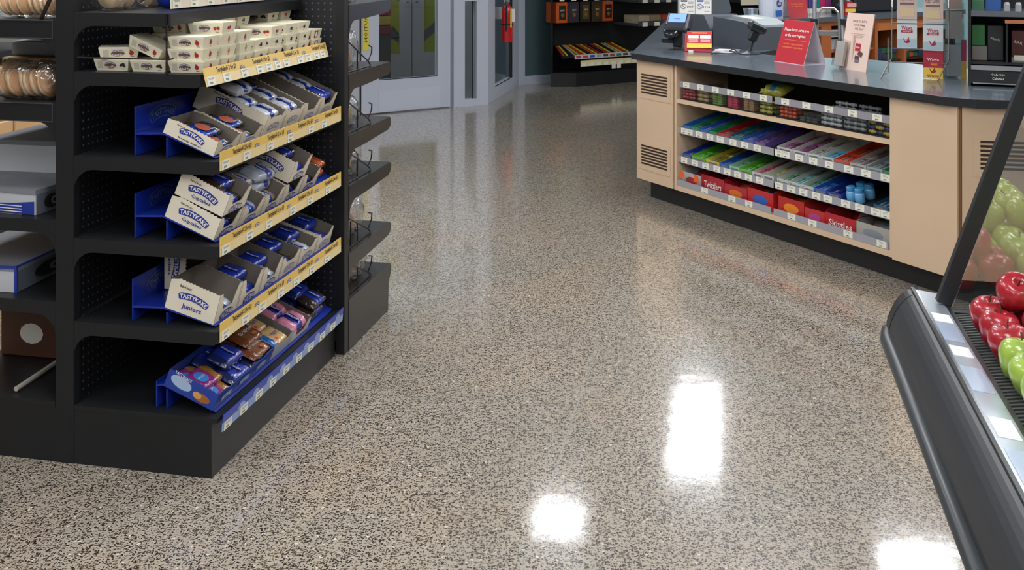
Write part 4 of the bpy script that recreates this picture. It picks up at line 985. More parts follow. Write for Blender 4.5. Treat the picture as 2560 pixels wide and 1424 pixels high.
def gum_tray(s, w_, z, rise, c, k, row, n=3, nd=2, hb=.03, tray=None, full=1., letter=None):
    sl = math.atan2(rise, .36)
    M = CM @ T(s, .028, z-.0103) @ RX(sl)
    name = CN[c]
    m = MB(); h2 = hb*1.35
    m.box(0, w_, 0, .002, 0, hb); m.box(0, w_, .288, .29, 0, h2); m.box(0, w_, .002, .288, 0, .002)
    for x in (0, w_-.002): m.prism([(.002, .002), (.288, .002), (.288, h2), (.002, hb)], 'x', x, x+.002)
    o = m.build('gum_tray', cat_(tray or c)); place(o, M); tag(o, f'{name} gum display tray, {ORD[k]} from the vented end panel, {row}', 'gum tray', 'gum trays, '+row)
    p = MB(); rect(p, w_*.7, hb*.45, 0, face_M((w_/2, -.0006, hb*.5), (1, 0, 0), (0, 0, 1))); 
    if letter: p = MB(); put_text(p, letter, w_*.8, hb*.55, 0, face_M((w_/2, -.0006, hb*.5), (1, 0, 0), (0, 0, 1)))
    p.build('tray_print', mat('pack_lettering'), o)
    pw = (w_-.006)/n
    r = random.Random(k*7+n)
    for j in range(nd):
        for i in range(n):
            if r.random() > full: continue
            q = link('gum_pack', pack_mesh(pw-.0012, .13, .016, c, r.choice((0, 0, 1, 2)))); place(q, M @ T(.003+pw*i, .006+.14*j, .0025))
            tag(q, f'{name} gum pack in the {ORD[k]} tray from the vented panel, {row}', 'gum pack', f'{name} gum packs in tray {k+1}, {row}')
# upper gum row
z2, z3 = .497, .322
tray_shelf('gum_shelf', z2, .07, .3605, SPL-.008, [.41, .46, .55, .65, .74, .85, .95, 1.05], 'upper row beside the vented panel')
tray_shelf('gum_shelf', z2, .07, SPL+.004, 1.9775, [1.22, 1.27, 1.37, 1.47, 1.58, 1.71, 1.82, 1.94], 'upper row beside the plain panel')
tray_shelf('gum_shelf', z3, .07, .3605, SPL-.008, [.41, .51, .61, .71, .80, .89, .98, 1.07], 'lower row beside the vented panel')
tray_shelf('gum_shelf', z3, .07, SPL+.004, 1.9775, [1.22, 1.31, 1.40, 1.49, 1.57, 1.69, 1.78, 1.88, 1.94], 'lower row beside the plain panel')
rowA = [('2f6fb0', .08), ('2e8f6a', .085), ('3a5fb8', .08), ('2f8f58', .08), ('b8323a', .10), ('1f6a78', .11), ('3a5fb8', .10), ('6a4f9a', .09), ('8c3f78', .115), ('7a3f6e', .11), ('c9cdc8', .09), ('2f9fd0', .095), ('d8482c', .10), ('b9b4b0', .11), ('96a8ac', .1), ('2f8f58', .05)]
s = .385
for k, (c, w_) in enumerate(rowA):
    if s < SPL and s+w_ > SPL-.004: s = SPL+.012
    w_ = min(w_, 1.968-s)
    gum_tray(s, w_-.004, z2, .07, c, k, 'upper row', 3 if w_ > .09 else 2, 2, .03, 'c9cdc8' if c in ('8c3f78', '7a3f6e', 'c9cdc8', '2f9fd0') else None, .92); s += w_
rowB = [('2c4fa8', .085), ('63b832', .135), ('d0c04a', .12), ('2b62b8', .085), ('8fc9a0', .09), ('63b832', .10), ('c03a34', .085), ('d9bf3c', .09), ('5f9f6a', .09), ('6fb8b0', .09), ('2f7f60', .09), ('2b62b8', .09), ('2a3f9c', .10)]
s = .385
for k, (c, w_) in enumerate(rowB):
    if s < SPL and s+w_ > SPL-.004: s = SPL+.012
    gum_tray(s, w_-.004, z3, .07, c, k, 'lower row', 3, 2, .034, 'c9cdc8' if c in ('c03a34', 'd9bf3c', '5f9f6a', '6fb8b0', '2f7f60') else None, .8, 'Extra' if c in ('5f9f6a', '6fb8b0', '2f7f60') else None); s += w_
# round gum jars
for k in range(4):
    t = thing('gum_jar', f'pale blue round gum jar beside the navy tray, {ORD[k]} of the jars', 'gum jar', C(s+.034+.054*(k % 2), .06+.07*(k//2), z3-.0035+.0136*(k//2)), (math.atan2(.07, .36)*.87, 0, CA), 'gum jars')
    MB().lathe([(0, 0), (.022, 0), (.025, .008), (.025, .045), (.02, .055), (0, .055)], 14).build('jar', cat_('6fb0dc'), t, smooth=True)
    MB().lathe([(.021, .055), (.023, .057), (.023, .072), (.02, .075), (0, .075)], 14).build('lid', cat_('3f90c8'), t)
gum_tray(1.86, .09, z3, .07, '235c7c', 14, 'lower row', 3, 1)
# bottom row: bigger candy boxes
def candy_box(s, w_, col, label, words=None, wcol='f0ece0', bags=3, bagc=None, h=.085, back=.14):
    h *= 1.25
    t = thing('candy_box', label, 'candy box', C(s, .03, .149), CA, 'candy boxes in the bottom row')
    m = MB(); d = .26
    m.box(0, w_, 0, .003, 0, h*.8); m.box(0, w_, d-.003, d, 0, back); m.box(0, w_, .003, d-.003, 0, .003)
    for x in (0, w_-.003): m.prism([(.003, .003), (d-.003, .003), (d-.003, back), (d*.5, h*.95), (.02, h*.9), (.003, h*.8)], 'x', x, x+.003)
    m.build('body', cat_(col), t)
    p = MB(); S = face_M((w_/2, -.0008, h*.4), (1, 0, 0), (0, 0, 1))
    if words: put_text(p, words, w_*.78, h*.3, 0, S)
    else: blob(p, w_*.6, h*.4, 0, S)
    p.build('front_print', mat('cprint_'+wcol, wcol, .4), t)
    for i in range(bags):
        vs, fs, xf = pillow(w_*.9, .085, .035, 10, 8, .1, int(s*100)+i, .002); b = MB(); b.add(vs, fs, [1 if .3 < a < .7 and bb < .5 else 0 for a, bb in xf])
        o = b.build('candy_bag', [cat_((bagc or [col])[i % len(bagc or [col])]), mat('cprint_'+wcol)], smooth=True)
        place(o, C(0, 0) and CM @ T(s+w_/2, .207-.0425*(bags-1-i), .148) @ RX(1.047) @ T(0, .0425, 0)); tag(o, ('front', 'middle', 'rear')[i]+' candy bag in the '+label, 'candy bag', 'candy bags in the '+label)
candy_box(.375, .175, 'b9b8b4', 'white candy box with red bars in the bottom row', None, 'a8343a', 3, ['a8303a', 'c9c4c0'])
candy_box(.555, .20, 'a8202c', 'dark red licorice box in the bottom row', 'Twizzlers', 'f0e8e0', 2, ['a8202c'], .1)
candy_box(.76, .19, 'b02a34', 'crimson candy box of orange red bags in the bottom row', None, 'd8742c', 3, ['d0402c', 'c83a78'])
candy_box(.955, .205, 'c0282c', 'bright red candy box with golden nuts in the bottom row', None, '3a62b0', 3, ['e0a23c', 'd9702c'], .1)
candy_box(1.20, .19, 'b8241f', 'scarlet candy box with orange bars in the bottom row', None, 'e88a2c', 3, ['d8602c', '6a3a2c'], .1)
candy_box(1.395, .14, 'c03030', 'short red candy box with pink corner in the bottom row', None, 'b84890', 2, ['c83a50', 'd85a2c'], .08)
candy_box(1.54, .20, 'b5202c', 'empty looking red rainbow candy box in the bottom row', 'Skittles', 'f0ece4', 1, ['c82c30'], .085)
candy_box(1.745, .21, 'aaa7a0', 'pale candy tray at the end of the bottom row', None, '8a8f96', 3, ['8c7f74', 'c9b89c'])
y_r = .004
rl = thing('candy_rail', 'grey plastic price rail along the bottom candy row', 'price rail', CO, CA)
rail_part(rl, .365, SPL-.01, y_r, .147, .184, [.62, .86, 1.0]); rail_part(rl, SPL+.01, 1.97, y_r, .147, .184, [1.33, 1.48, 1.72, 1.93])
for i, x in enumerate((.385, .52)):
    MB().prism([(x, .20), (x+.05, .20), (x+.04, .24), (x+.01, .245)], 'y', -.004, -.002).build('orange_flag', mat('orange_flag', 'f06428', .5), rl)
# acrylic bins with loose candy
M_ACR = film('acrylic', 'f0f2f2', a=.02, rough=.04)
bins = [('b8343c', 'red'), ('b59a62', 'tan'), ('6f8f3c', 'green'), ('c23a5a', 'pink'), ('a8825c', 'caramel'), ('b5ae4a', 'olive yellow')], [('d0502c', 'orange'), ('4a4a4c', 'charcoal'), ('b9bcc0', 'silver'), ('8f9296', 'grey'), ('c7ab3c', 'gold and navy')]
def candy_mesh(c, shape):
    m = MB()
    if shape == 0: m.lathe([(0, 0), (.012, .003), (.015, .010), (.012, .017), (0, .02)], 8)
    elif shape == 1: m.cbox(-.02, .02, -.011, .011, 0, .013, .003)
    else:
        m.lathe([(.010, -.022), (.003, -.014), (.010, -.009), (.012, 0), (.010, .009), (.003, .014), (.010, .022)], 8, 0, T(0, 0, .012) @ RY(PI/2))
    o = m.build('wrapped_candy', mat('wcandy_'+c, c, .3, coat=.5), smooth=shape != 1); d = o.data; bpy.data.objects.remove(o); return d
for b, (s0, s1, cols) in enumerate(((.372, SPL-.012, bins[0]), (SPL+.012, 1.974, bins[1]))):
    t = thing('candy_bin', 'clear acrylic candy bin under the worktop, beside the ' + ('vented end panel' if b == 0 else 'plain panel'), 'candy bin', CO, CA, 'acrylic candy bins')
    MB().box(s0, s1, .012, .016, .673, .752).build('front_panel', M_ACR, t)
    MB().box(s0, s1, .012, .36, .6725, .676).build('bin_floor', mat('bin_floor_dark', '2c2a28', .5), t)
    n = len(cols); wd_ = (s1-s0)/n
    for i in range(n+1): MB().box(s0+wd_*i-.0015, s0+wd_*i+.0015, .017, .35, .676, .75).build('divider', M_ACR, t)
    rail_part(t, s0, s1, .0125, .745, .782, [s0+wd_*(i+.5) for i in range(n)], None, '97959d')
    for i, (c, nm) in enumerate(cols):
        me = candy_mesh(c, (0, 2, 1, 1, 1, 2, 0, 1, 2, 2, 2)[b*6+i]); alt = candy_mesh('2a3266', 2) if nm.startswith('gold') else None
        r = random.Random(i+b*10); spots = []
        shp = (0, 2, 1, 1, 1, 2, 0, 1, 2, 2, 2)[b*6+i]; ax, ay, az = ((.0312, .0312, .0203), (.0435, .025, .0132), (.0455, .0255, .0238))[shp]
        nx = int((wd_-.006)/ax); lay = ((3, 3, 4), (5, 5, 6), (3, 3, 4))[shp] if nm != 'charcoal' else (2, 3, 3)
        if b and i in (2, 3): lay = (3, 3, 4, 4, 5)
        for ry_, nl in enumerate(lay):
            for rz_ in range(nl):
                for cx in range(nx): spots.append((s0+wd_*(i+.5)+ax*(cx-(nx-1)/2), .019+ay*(ry_+.5), .6765+az*rz_))
        for q, (x, y, zz) in enumerate(spots):
            o = link('wrapped_candy', alt if alt and q % 2 else me)
            place(o, CM @ T(x, y, zz) @ RZ(r.random()*6 if shp == 0 else r.uniform(-.04, .04)))
            tag(o, f'{nm} wrapped candy loose in the acrylic bin, {ORD[i]} compartment of the ' + ('first' if b == 0 else 'second')+' bin', 'candy', f'{nm} candies in bin {b+1}')
vs, fs, xf = pillow(.16, .13, .06, 12, 10, .1, 77, .01); m = MB(); m.add(vs, fs, [1 if .4 < a < .65 and .1 < b_ < .4 else 0 for a, b_ in xf])
o = m.build('snack_bag', [mat('olive_yellow_bag', '9a9a3a', .35, coat=.4), mat('teal_print', '2a7fa8', .4)], smooth=True); place(o, CM @ T(1.12, .10, .776) @ RZ(.2) @ RX(.3)); tag(o, 'olive yellow snack bag lying over the candy bins where they meet', 'snack bag')
# ---------------------------------------------------------------- things on the worktop
def tp(px, py): return gp(px, py, ZT)
TOWARD = math.atan2(-.55, -.83)
# payment terminal: local -y faces the customer
P = tp(1694, 124)
t = thing('payment_terminal', 'dark card payment terminal with glowing blue screen on a pole stand', 'payment terminal', P, math.radians(-22))
MB().lathe([(0, 0), (.052, 0), (.052, .005), (.03, .009), (.027, .02), (0, .02)], 22).build('base', M_BLACKP, t, smooth=False)
MB().cbox(-.028, .030, -.026, .03, .02, .135, .008).build('pole', mat('terminal_black', '1b1d20', .4), t)
hd = MB(); HM = T(.005, -.01, .175) @ RX(math.radians(40))
hd.cbox(-.078, .072, -.075, .085, -.022, .022, .012, 0, HM); hd.box(.058, .084, -.05, .07, -.03, .006, 0, HM)
ho = hd.build('head', mat('terminal_dark', '2a2e33', .35), t)
sc = MB(); sc.box(-.062, .052, -.012, .07, .0222, .0232, 0, HM); sc.build('screen', mat('screen_blue', '6a8cff', .3, emit=1.1), ho)
sl = MB(); sl.box(-.073, -.066, -.03, .076, .0222, .0235, 0, HM); sl.build('silver_edge', M_STEEL, ho)
lg = MB(); put_text(lg, 'Wawa', .045, .016, 0, HM @ T(-.005, .022, .0242)); lg.build('screen_logo', mat('screen_logo_violet', '5a48b8', .4), ho)
kp = MB(); kp.lathe([(0, -.045), (.03, -.042), (.052, -.02), (.056, .0), (.05, .014), (.035, .016), (0, .010)], 18, 0, T(-.03, -.055, .125) @ RX(math.radians(35))); kp.build('keypad_guard', mat('terminal_gloss', '15181c', .18, coat=.5), t, smooth=True)
MB().cbox(-.10, -.02, -.045, .0, .045, .075, .006).build('card_cradle', mat('terminal_black'), t)
MB().box(-.06, -.02, -.03, -.012, .075, .115).build('receipt_slip', mat('paper_grey', 'b9bcc0', .6), t)
# register housing --------------------------------------------------------------
a0 = loc(tp(1783, 116)); a1 = loc(tp(1893, 126))
rg = thing('cash_register', 'dark grey cash register housing with receipt printer and display back', 'cash register', C(a0[0], a0[1], ZT), CA)
L = a1[0]-a0[0]
M_REG = mat('register_grey', '4b5259', .55, noise=.04, nscale=5); M_REGL = mat('register_light', '9aa3a6', .5)
MB().prism([(0, 0), (L+.02, 0), (L+.02, .15), (L*.8, .185), (.0, .205)], 'y', 0, .30).build('housing', M_REG, rg)
MB().prism([(.1, .199), (L*.8, .184), (L+.02, .149), (L+.02, .166), (L*.8, .2), (.1, .215)], 'y', .08, .30).build('printer_lid', M_REGL, rg)
lb = MB(); lb.prism([(.16, .2085), (L*.78, .2005), (L*.78, .2025), (.16, .2118)], 'y', .1, .19); lb.build('printer_label', M_WHITE, rg)
nk = MB().prism([(-.32, .0), (-.02, .0), (-.02, .10), (-.1, .21), (-.3, .21)], 'y', .0, .30).build('display_neck', M_REG, rg)
# display back with two notices, facing the aisle
DM = (T(*C(a0[0], a0[1], ZT)) @ RZ(CA)).inverted() @ T((1740-1280)/FPX*7.5, 7.5, 1.165) @ RZ(math.radians(-4))
db = MB().cbox(-.125, .115, 0, .045, -.085, .32, .008, 0, DM).build('display_back', mat('display_back_grey', 'b0b6b8', .5), rg)
MB().prism([(.116, -.05), (.20, -.055), (.25, .0), (.235, .07), (.17, .34), (.116, .35)], 'y', .01, .2, 0, DM @ T(0, 0, -.02)).build('display_side', M_REG, rg)
for k, (x, yr, c) in enumerate(((-.062, '1997', '5a5c60'), (.052, '1994', '4a5fa8'))):
    n = MB(); S = DM @ face_M((x, -.0008, -.0), (1, 0, 0), (0, 0, 1))
    rect(n, .106, .118, 0, S); put_text(n, yr, .045, .018, 1, S @ T(.022, .01, .0006)); rect(n, .045, .012, 1, S @ T(-.022, .052, .0004))
    for q in range(3): rect(n, .038, .003, 2, S @ T(.025, .05-.008*q, .0004))
    for q in range(2): rect(n, .038, .003, 2, S @ T(.025, -.012-.009*q, .0004))
    pts = [(.018*math.cos(a*PI/10)-.026, .018*math.sin(a*PI/10)+.014, .001) for a in range(20)]
    n.tube([S @ Vector(p_) for p_ in pts], .0018, 4, 1, closed=True); n.tube([S @ Vector((-.026-.013, .014+.013, .001)), S @ Vector((-.026+.013, .014-.013, .001))], .0016, 4, 1)
    n.build('age_notice', [M_WHITE, mat('notice_'+c, c, .5), M_INK], db)
# red brochure holder
P = tp(1745, 130)
t = thing('brochure_holder', 'small red and yellow leaflet holder leaning beside the payment terminal', 'leaflet holder', P, math.radians(-14))
HB = RX(math.radians(-14))
MB().box(-.085, .085, .0, .018, .004, .118, 0, HB).build('backing', M_RED, t)
c = MB(); c.box(-.072, .088, -.012, -.0015, .025, .135, 0, HB)
S = HB @ face_M((.008, -.0126, .08), (1, 0, 0), (0, 0, 1))
rect(c, .158, .03, 1, S @ T(0, -.040, .0004)); rect(c, .10, .008, 3, S @ T(0, .043, .0004))
for x in (-.038, .038): rect(c, .066, .022, 2, S @ T(x, .018, .0004)); rect(c, .06, .006, 4, S @ T(x, -.003, .0004)); rect(c, .06, .006, 4, S @ T(x, -.013, .0004))
c.build('leaflets', [mat('leaflet_red', 'd8343c', .5), mat('leaflet_yellow', 'ecd84a', .5), M_WHITE, mat('leaflet_orange', 'f0a05a', .5), mat('leaflet_pink', 'f0b0ae', .5)], t)
MB().box(-.06, -.03, -.014, -.004, .0, .012).build('foot_label', M_WHITE, t)
# papers
P = tp(1816, 131)
t = thing('paper_stack', 'loose stack of white slips on the worktop beside the leaflet holder', 'papers', P, math.radians(-25))
for k in range(7): MB().box(-.07, .07, -.05, .05, 0, .0022).build('sheet', M_WHITE if k % 2 else mat('paper_lilac', 'ddd3df', .6), t, (R.uniform(-.008, .008), R.uniform(-.008, .008), .0025*k), (0, 0, R.uniform(-.25, .25)))
# scanner
P = tp(1874, 135)
t = thing('barcode_scanner', 'black handheld barcode scanner on a stand with looping cable', 'scanner', P, math.radians(-20))
MB().lathe([(0, 0), (.07, 0), (.07, .006), (.03, .014), (.016, .02), (0, .02)], 18).build('stand_base', mat('scanner_grey', '33393f', .4), t)
MB().tube([(0, 0, .018), (.01, .01, .06), (.03, .02, .11), (.035, .012, .135)], [.013, .012, .012, .014], 8).build('stand_neck', mat('scanner_dark', '202428', .4), t)
h = MB(); HM = T(.045, -.0, .165) @ RZ(.5) @ RY(math.radians(25)); h.cbox(-.06, .06, -.034, .034, -.024, .03, .014, 0, HM); h.cbox(-.03, .03, -.02, .02, -.09, -.02, .01, 0, HM); h.build('scanner_head', mat('scanner_black', '1c2126', .3), t)
MB().tube([(-.02, -.02, .01), (-.07, -.05, .006), (-.12, -.03, .02), (-.10, .0, .03), (-.06, -.04, .006), (-.12, -.09, .006), (-.2, -.07, .006), (-.23, -.1, .005)], .005, 6).build('cable', M_DARKGREY, t)
# red tent sign (faces the aisle)
BL, BR = tp(1935, 153), tp(2008, 164)
ex = (BR-BL); wdt = ex.length; ang = math.atan2(ex.y, ex.x)
t = thing('tent_sign', 'red tent sign asking customers to use the next register', 'sign', BL, ang)
hh_ = .245; dp = .16; th = .004
e_up = Vector((.0, dp/2, hh_))
fr = MB(); fr.add([(0, 0, 0), (wdt, 0, 0), (wdt, dp/2, hh_), (0, dp/2, hh_), (0, th, 0), (wdt, th, 0), (wdt, dp/2+th*.4, hh_), (0, dp/2+th*.4, hh_)], [(0, 1, 2, 3), (7, 6, 5, 4), (0, 4, 5, 1), (1, 5, 6, 2), (2, 6, 7, 3), (3, 7, 4, 0)], [0, 1, 1, 1, 1, 1])
S = face_M(Vector((wdt/2, 0, 0))+e_up*.5-Vector((0, .001, 0)), (1, 0, 0), e_up); fl_ = e_up.length
put_text(fr, 'Please let us serve you', wdt*.82, .024, 2, S @ T(0, fl_*.27, .0008)); put_text(fr, 'at the next register.', wdt*.70, .024, 2, S @ T(0, fl_*.14, .0008))
rect(fr, wdt*.86, .0018, 3, S @ T(0, fl_*.04, .0008)); put_text(fr, 'Por favor d\u00e9jenos servirle', wdt*.66, .016, 3, S @ T(0, -fl_*.06, .0008)); put_text(fr, 'en la siguiente registradora.', wdt*.70, .016, 3, S @ T(0, -fl_*.135, .0008))
fr.build('front_panel', [mat('sign_red', 'c22a38', .4, coat=.4), M_WHITE, M_WHITE, mat('sign_orange_text', 'f08a4a', .5)], t)
MB().add([(0, dp, 0), (wdt, dp, 0), (wdt, dp/2+.003, hh_), (0, dp/2+.003, hh_), (0, dp-th, 0), (wdt, dp-th, 0)], [(1, 0, 3, 2), (4, 5, 2, 3), (0, 1, 5, 4)]).build('rear_panel', mat('sign_white', 'e6dde6', .4), t)
MB().box(0, wdt, .0, dp, -.0005, .003).build('base_panel', mat('sign_white'), t)
# pink brochure board
BL, BR = tp(2098, 171), tp(2157, 180)
ex = BR-BL; wdt = ex.length; ang = math.atan2(ex.y, ex.x)
t = thing('gift_card_board', 'pale pink upright information board with clear leaflet pocket', 'sign board', BL, ang)
B = RX(math.radians(-11)); hh_ = .315
b = MB(); b.box(0, wdt*1.12, 0, .006, 0, hh_, 0, B)
S = B @ face_M((wdt*.55, -.0008, hh_*.5), (1, 0, 0), (0, 0, 1))
for q, (s_, w_) in enumerate((('GUIDE TO BUY A', .6), ('GOOD Wawa', .46), ('Gift Card', .36))): put_text(b, s_, wdt*w_, .013, 1, S @ T(.005, hh_*(.36-.065*q), .0006))
for q in range(3): rect(b, wdt*(.62-.1*q), .003, 2, S @ T(.002, hh_*(.14-.028*q), .0006))
rect(b, .042, .042, 3, S @ T(.02, -hh_*.09, .0006)); put_text(b, 'Wawa', .03, .012, 4, S @ T(.02, -hh_*.09, .0012))
rect(b, .038, .026, 5, S @ T(.045, -hh_*.2, .0008) @ RZ(-.4)); rect(b, .036, .02, 6, S @ T(.024, -hh_*.27, .001) @ RZ(-.15)); rect(b, .034, .018, 7, S @ T(.026, -hh_*.33, .0012) @ RZ(-.05))
b.build('board', [mat('board_pink', 'e9cdbd', .55), mat('brown_ink', '8a6a5e', .6), mat('faint_ink', 'c4a79a', .6), mat('logo_red', 'b82436', .5), M_WHITE, mat('card_brown', '6a4038', .5), mat('card_plum', '5a3a50', .5), mat('card_grey', '77706e', .5)], t)
MB().box(-.03, .06, -.035, -.033, .012, .165, 0, B).box(-.03, -.028, -.033, 0, .012, .16, 0, B).box(.058, .06, -.033, 0, .012, .16, 0, B).box(-.03, .06, -.035, 0, .01, .012, 0, B).build('leaflet_pocket', M_ACR, t)
MB().box(-.02, .05, -.026, -.010, .014, .15, 0, B).build('leaflets', mat('leaflet_beige', 'e6d6cc', .6), t)
MB().prism([(.006, 0), (.09, 0), (.02, .2)], 'x', wdt*.45, wdt*.5).build('easel_foot', mat('board_pink'), t)
# wire gift card rack ------------------------------------------------------------
P = tp(2300, 195)
t = thing('gift_card_rack', 'chrome wire counter rack holding gift cards', 'card rack', P, math.radians(-22))
w2 = .135
for sx in (-1, 1):
    MB().tube([(sx*w2-.05, .0, .003), (sx*w2-.05, -.085, .003), (sx*w2, -.04, .10), (sx*w2, -.03, .30), (sx*w2+.02*sx*0, .01, .36), (sx*w2, .03, .5)], .0035, 6).build('side_wire', M_CHROME, t)
    MB().tube([(sx*w2-.05, 0, .003), (sx*w2-.02, .02, .02), (sx*w2-.02, .02, .2)], .003, 6).build('foot_wire', M_CHROME, t)
for z_ in (.08, .15, .28, .42): MB().tube([(-w2, -.03, z_), (w2, -.03, z_)], .0028, 6).build('cross_wire', M_CHROME, t)
def bird(m, S, mi, k=1.):
    pts = [(-.016, .012), (-.010, .006), (-.006, -.002), (.0, .001), (.004, .010), (.008, .014), (.008, .004), (.013, -.002), (.008, -.009), (.0, -.011), (-.008, -.008)]
    m.add([(x*k, y*k, 0) for x, y in pts], [tuple(range(len(pts)))], mi, S)
def card(x, z_, w_, h, kind, label):
    o = thing('gift_card', label, 'gift card', (t.matrix_basis @ Vector((x, -.0365, z_))), (math.radians(-4), 0, math.radians(-22)), 'gift cards in the wire rack')
    m = MB()
    if kind == 'white':
        m.box(-w_/2, w_/2, 0, .004, 0, h, 0); S = face_M((0, -.0006, h*.5), (1, 0, 0), (0, 0, 1))
        rect(m, w_*.96, h*.28, 4, S @ T(0, -h*.33, .0002)); put_text(m, 'Wawa', w_*.56, h*.15, 1, S @ T(0, h*.2, .0006)); rect(m, w_*.58, h*.085, 1, S @ T(0, h*.08, .0006)); put_text(m, 'REWARDS', w_*.4, h*.04, 2, S @ T(0, h*.08, .001)); bird(m, S @ T(0, -h*.24, .0006), 1, 1.3)
    elif kind == 'red':
        m.box(-w_/2, w_/2, 0, .004, h*.4, h, 1); m.box(-w_/2, w_/2, 0, .004, 0, h*.4, 3); S = face_M((0, -.0006, h*.5), (1, 0, 0), (0, 0, 1))
        put_text(m, 'Wawa', w_*.6, h*.11, 2, S @ T(0, h*.2, .0006)); rect(m, w_*.34, h*.1, 5, S @ T(.004, h*.03, .0006)); bird(m, S @ T(0, -h*.2, .0006), 6, 1.2); put_text(m, 'Wawa', w_*.62, h*.11, 6, S @ T(0, -h*.39, .0006))
    else:
        m.box(-w_/2, w_/2, 0, .004, 0, h, 7); S = face_M((0, -.0006, h*.5), (1, 0, 0), (0, 0, 1))
        put_text(m, 'COMMERCIAL', w_*.78, h*.09, 8, S @ T(0, h*.12, .0006)); put_text(m, 'FLEET CARDS', w_*.74, h*.09, 8, S @ T(0, -h*.02, .0006)); rect(m, w_*.7, h*.05, 8, S @ T(0, -h*.14, .0006)); rect(m, w_*.7, h*.2, 9, S @ T(0, -h*.34, .0006))
    m.build('card_face', [mat('card_frost', 'dfe4e4', .4), mat('wawa_red', 'b5203c', .45), M_WHITE, mat('card_yellow', 'f0c850', .45), mat('card_sky', 'b5ccd6', .4), mat('card_orange', 'e8842c', .45), mat('card_rust', '8f3a1c', .45), mat('leaflet_rose', 'dcc4bc', .55), mat('brown_ink'), mat('leaflet_sand', 'e6cda0', .55)], o)
card(-.062, .155, .096, .145, 'white', 'frosty white gift card with red bird, beside the information board'); card(.062, .145, .096, .145, 'white', 'frosty white gift card with red bird, above the red and yellow card')
card(.062, .002, .094, .142, 'red', 'red and yellow gift card at the bottom of the wire rack')
card(-.062, .302, .096, .22, 'pale', 'pale fleet card leaflet beside the information board'); card(.062, .292, .096, .22, 'pale', 'pale fleet card leaflet above the frosty card nearer the cabinet')
# clutter between rack and cabinet
P = tp(2372, 182); t = thing('lighter_tube', 'black upright tube display with green base behind the card rack', 'tube display', P, 0)
MB().lathe([(0, .05), (.033, .05), (.033, .235), (0, .235)], 16).build('tube', M_BLACKP, t); MB().lathe([(0, 0), (.05, 0), (.05, .05), (0, .05)], 16).build('green_base', mat('green_tin', '1e5a38', .4), t)
P = tp(2384, 196); t = thing('acrylic_rack', 'clear acrylic card stand crowded beside the black cabinet', 'card stand', P, math.radians(-23))
for k in range(4): MB().box(-.05, .05, .02+.035*k, .022+.035*k, .0, .18+.1*k).build('acrylic_panel', M_ACR, t)
for k, (c_, z_, h) in enumerate((('8d9aa0', .01, .16), ('9a9c9a', .2, .14), ('a7968c', .35, .12))):
    MB().box(-.04, .04, .008+.04*k, .014+.04*k, z_, z_+h).build('leaflet', mat('leaf_'+c_, c_, .5), t)
MB().box(.035, .06, -.01, -.006, .0, .09).build('yellow_leaflet', mat('leaf_yel', 'b59a3a', .5), t); MB().box(.035, .06, -.01, -.006, .09, .2).build('plum_leaflet', mat('leaf_plum', '8a2a4a', .5), t)
# black display cabinet
A0 = tp(2421, 214); KM_ = T(*A0) @ RZ(math.radians(-23))
t = thing('display_cabinet', 'black snack display cabinet with lit shelves standing at the end of the worktop', 'display cabinet', A0, math.radians(-23))
Wc, Dc = .62, .42
MB().box(0, .012, 0, Dc, 0, .85).build('side_panel', M_BLACKP, t); MB().box(Wc-.012, Wc, 0, Dc, 0, .85).build('side_panel', M_BLACKP, t); MB().box(.012, Wc-.012, Dc-.012, Dc, 0, .85).build('back_panel', M_BLACKP, t)
MB().box(.012, Wc-.012, .0, Dc-.012, .015, .075).build('base', M_BLACKP, t)
MB().box(.012, Wc-.012, -.002, .02, .078, .10).build('chrome_strip', M_STEEL, t); MB().box(.02, Wc-.012, -.003, -.001, .012, .017).build('lower_trim', M_STEEL, t)
p = MB(); S = face_M((.13, -.0012, .048), (1, 0, 0), (0, 0, 1)); put_text(p, 'Only 260', .06, .013, 0, S @ T(0, .009, 0)); put_text(p, 'Calories', .052, .013, 0, S @ T(0, -.009, 0)); p.build('lettering', M_WHITE, t)
MB().box(.012, Wc-.012, .01, Dc-.012, .105, .117).build('shelf', M_BLACKP, t); MB().box(.012, Wc-.012, .01, Dc-.012, .345, .357).build('shelf', mat('shelf_grey', '4c5054', .4), t)
MB().box(.012, Wc-.012, -.002, .012, .335, .362).build('shelf_lip', mat('lip_grey', '6a6f76', .35), t)
MB().box(.16, .25, -.004, -.002, .305, .322).build('orange_label', mat('orange_label', 'c87a50', .5), t)
MB().box(.165, .172, .0, .3, .117, .3).build('divider', M_BLACKP, t)
Kc = KM_
def cab(x, y, z_, w_, d_, h, c_, label, name='snack_box', txt=None, tilt=0.):
    o = MB().cbox(0, w_, 0, d_, 0, h, .003).build(name, mat('cab_'+c_, c_, .4, coat=.2)); place(o, Kc @ T(x, y, z_) @ RX(tilt)); tag(o, label, 'snack box', 'packs in the black cabinet')
    if txt:
        p = MB(); put_text(p, txt, w_*.6, .014, 0, face_M((w_/2, -.0006, h*.62), (1, 0, 0), (0, 0, 1)) @ RZ(-.3)); p.build('printed_word', mat('cab_lettering', 'c9c4bc', .5), o)
cab(.015, .06, .118, .07, .10, .07, '8a8580', 'grey foil packs low in the black cabinet corner'); cab(.015, .06, .19, .06, .10, .10, '2f7a40', 'green and red snack box in the cabinet corner')
cab(.085, .08, .118, .072, .12, .17, '2f3236', 'charcoal box with white writing in the cabinet', txt='snack')
for k in range(4): cab(.19+.068*k, .06, .1175, .062, .12, .15+.02*(k % 2), ('5a2420', '3c2420', '7a2020', '4a2c20')[k], ('dark red', 'dark brown', 'crimson', 'brown')[k]+' candy bar box in the cabinet', txt='BAR')
for k in range(3): MB().box(.2+.08*k, .27+.08*k, .048, .05, .125, .15).build('price_tag', M_TAG, t)
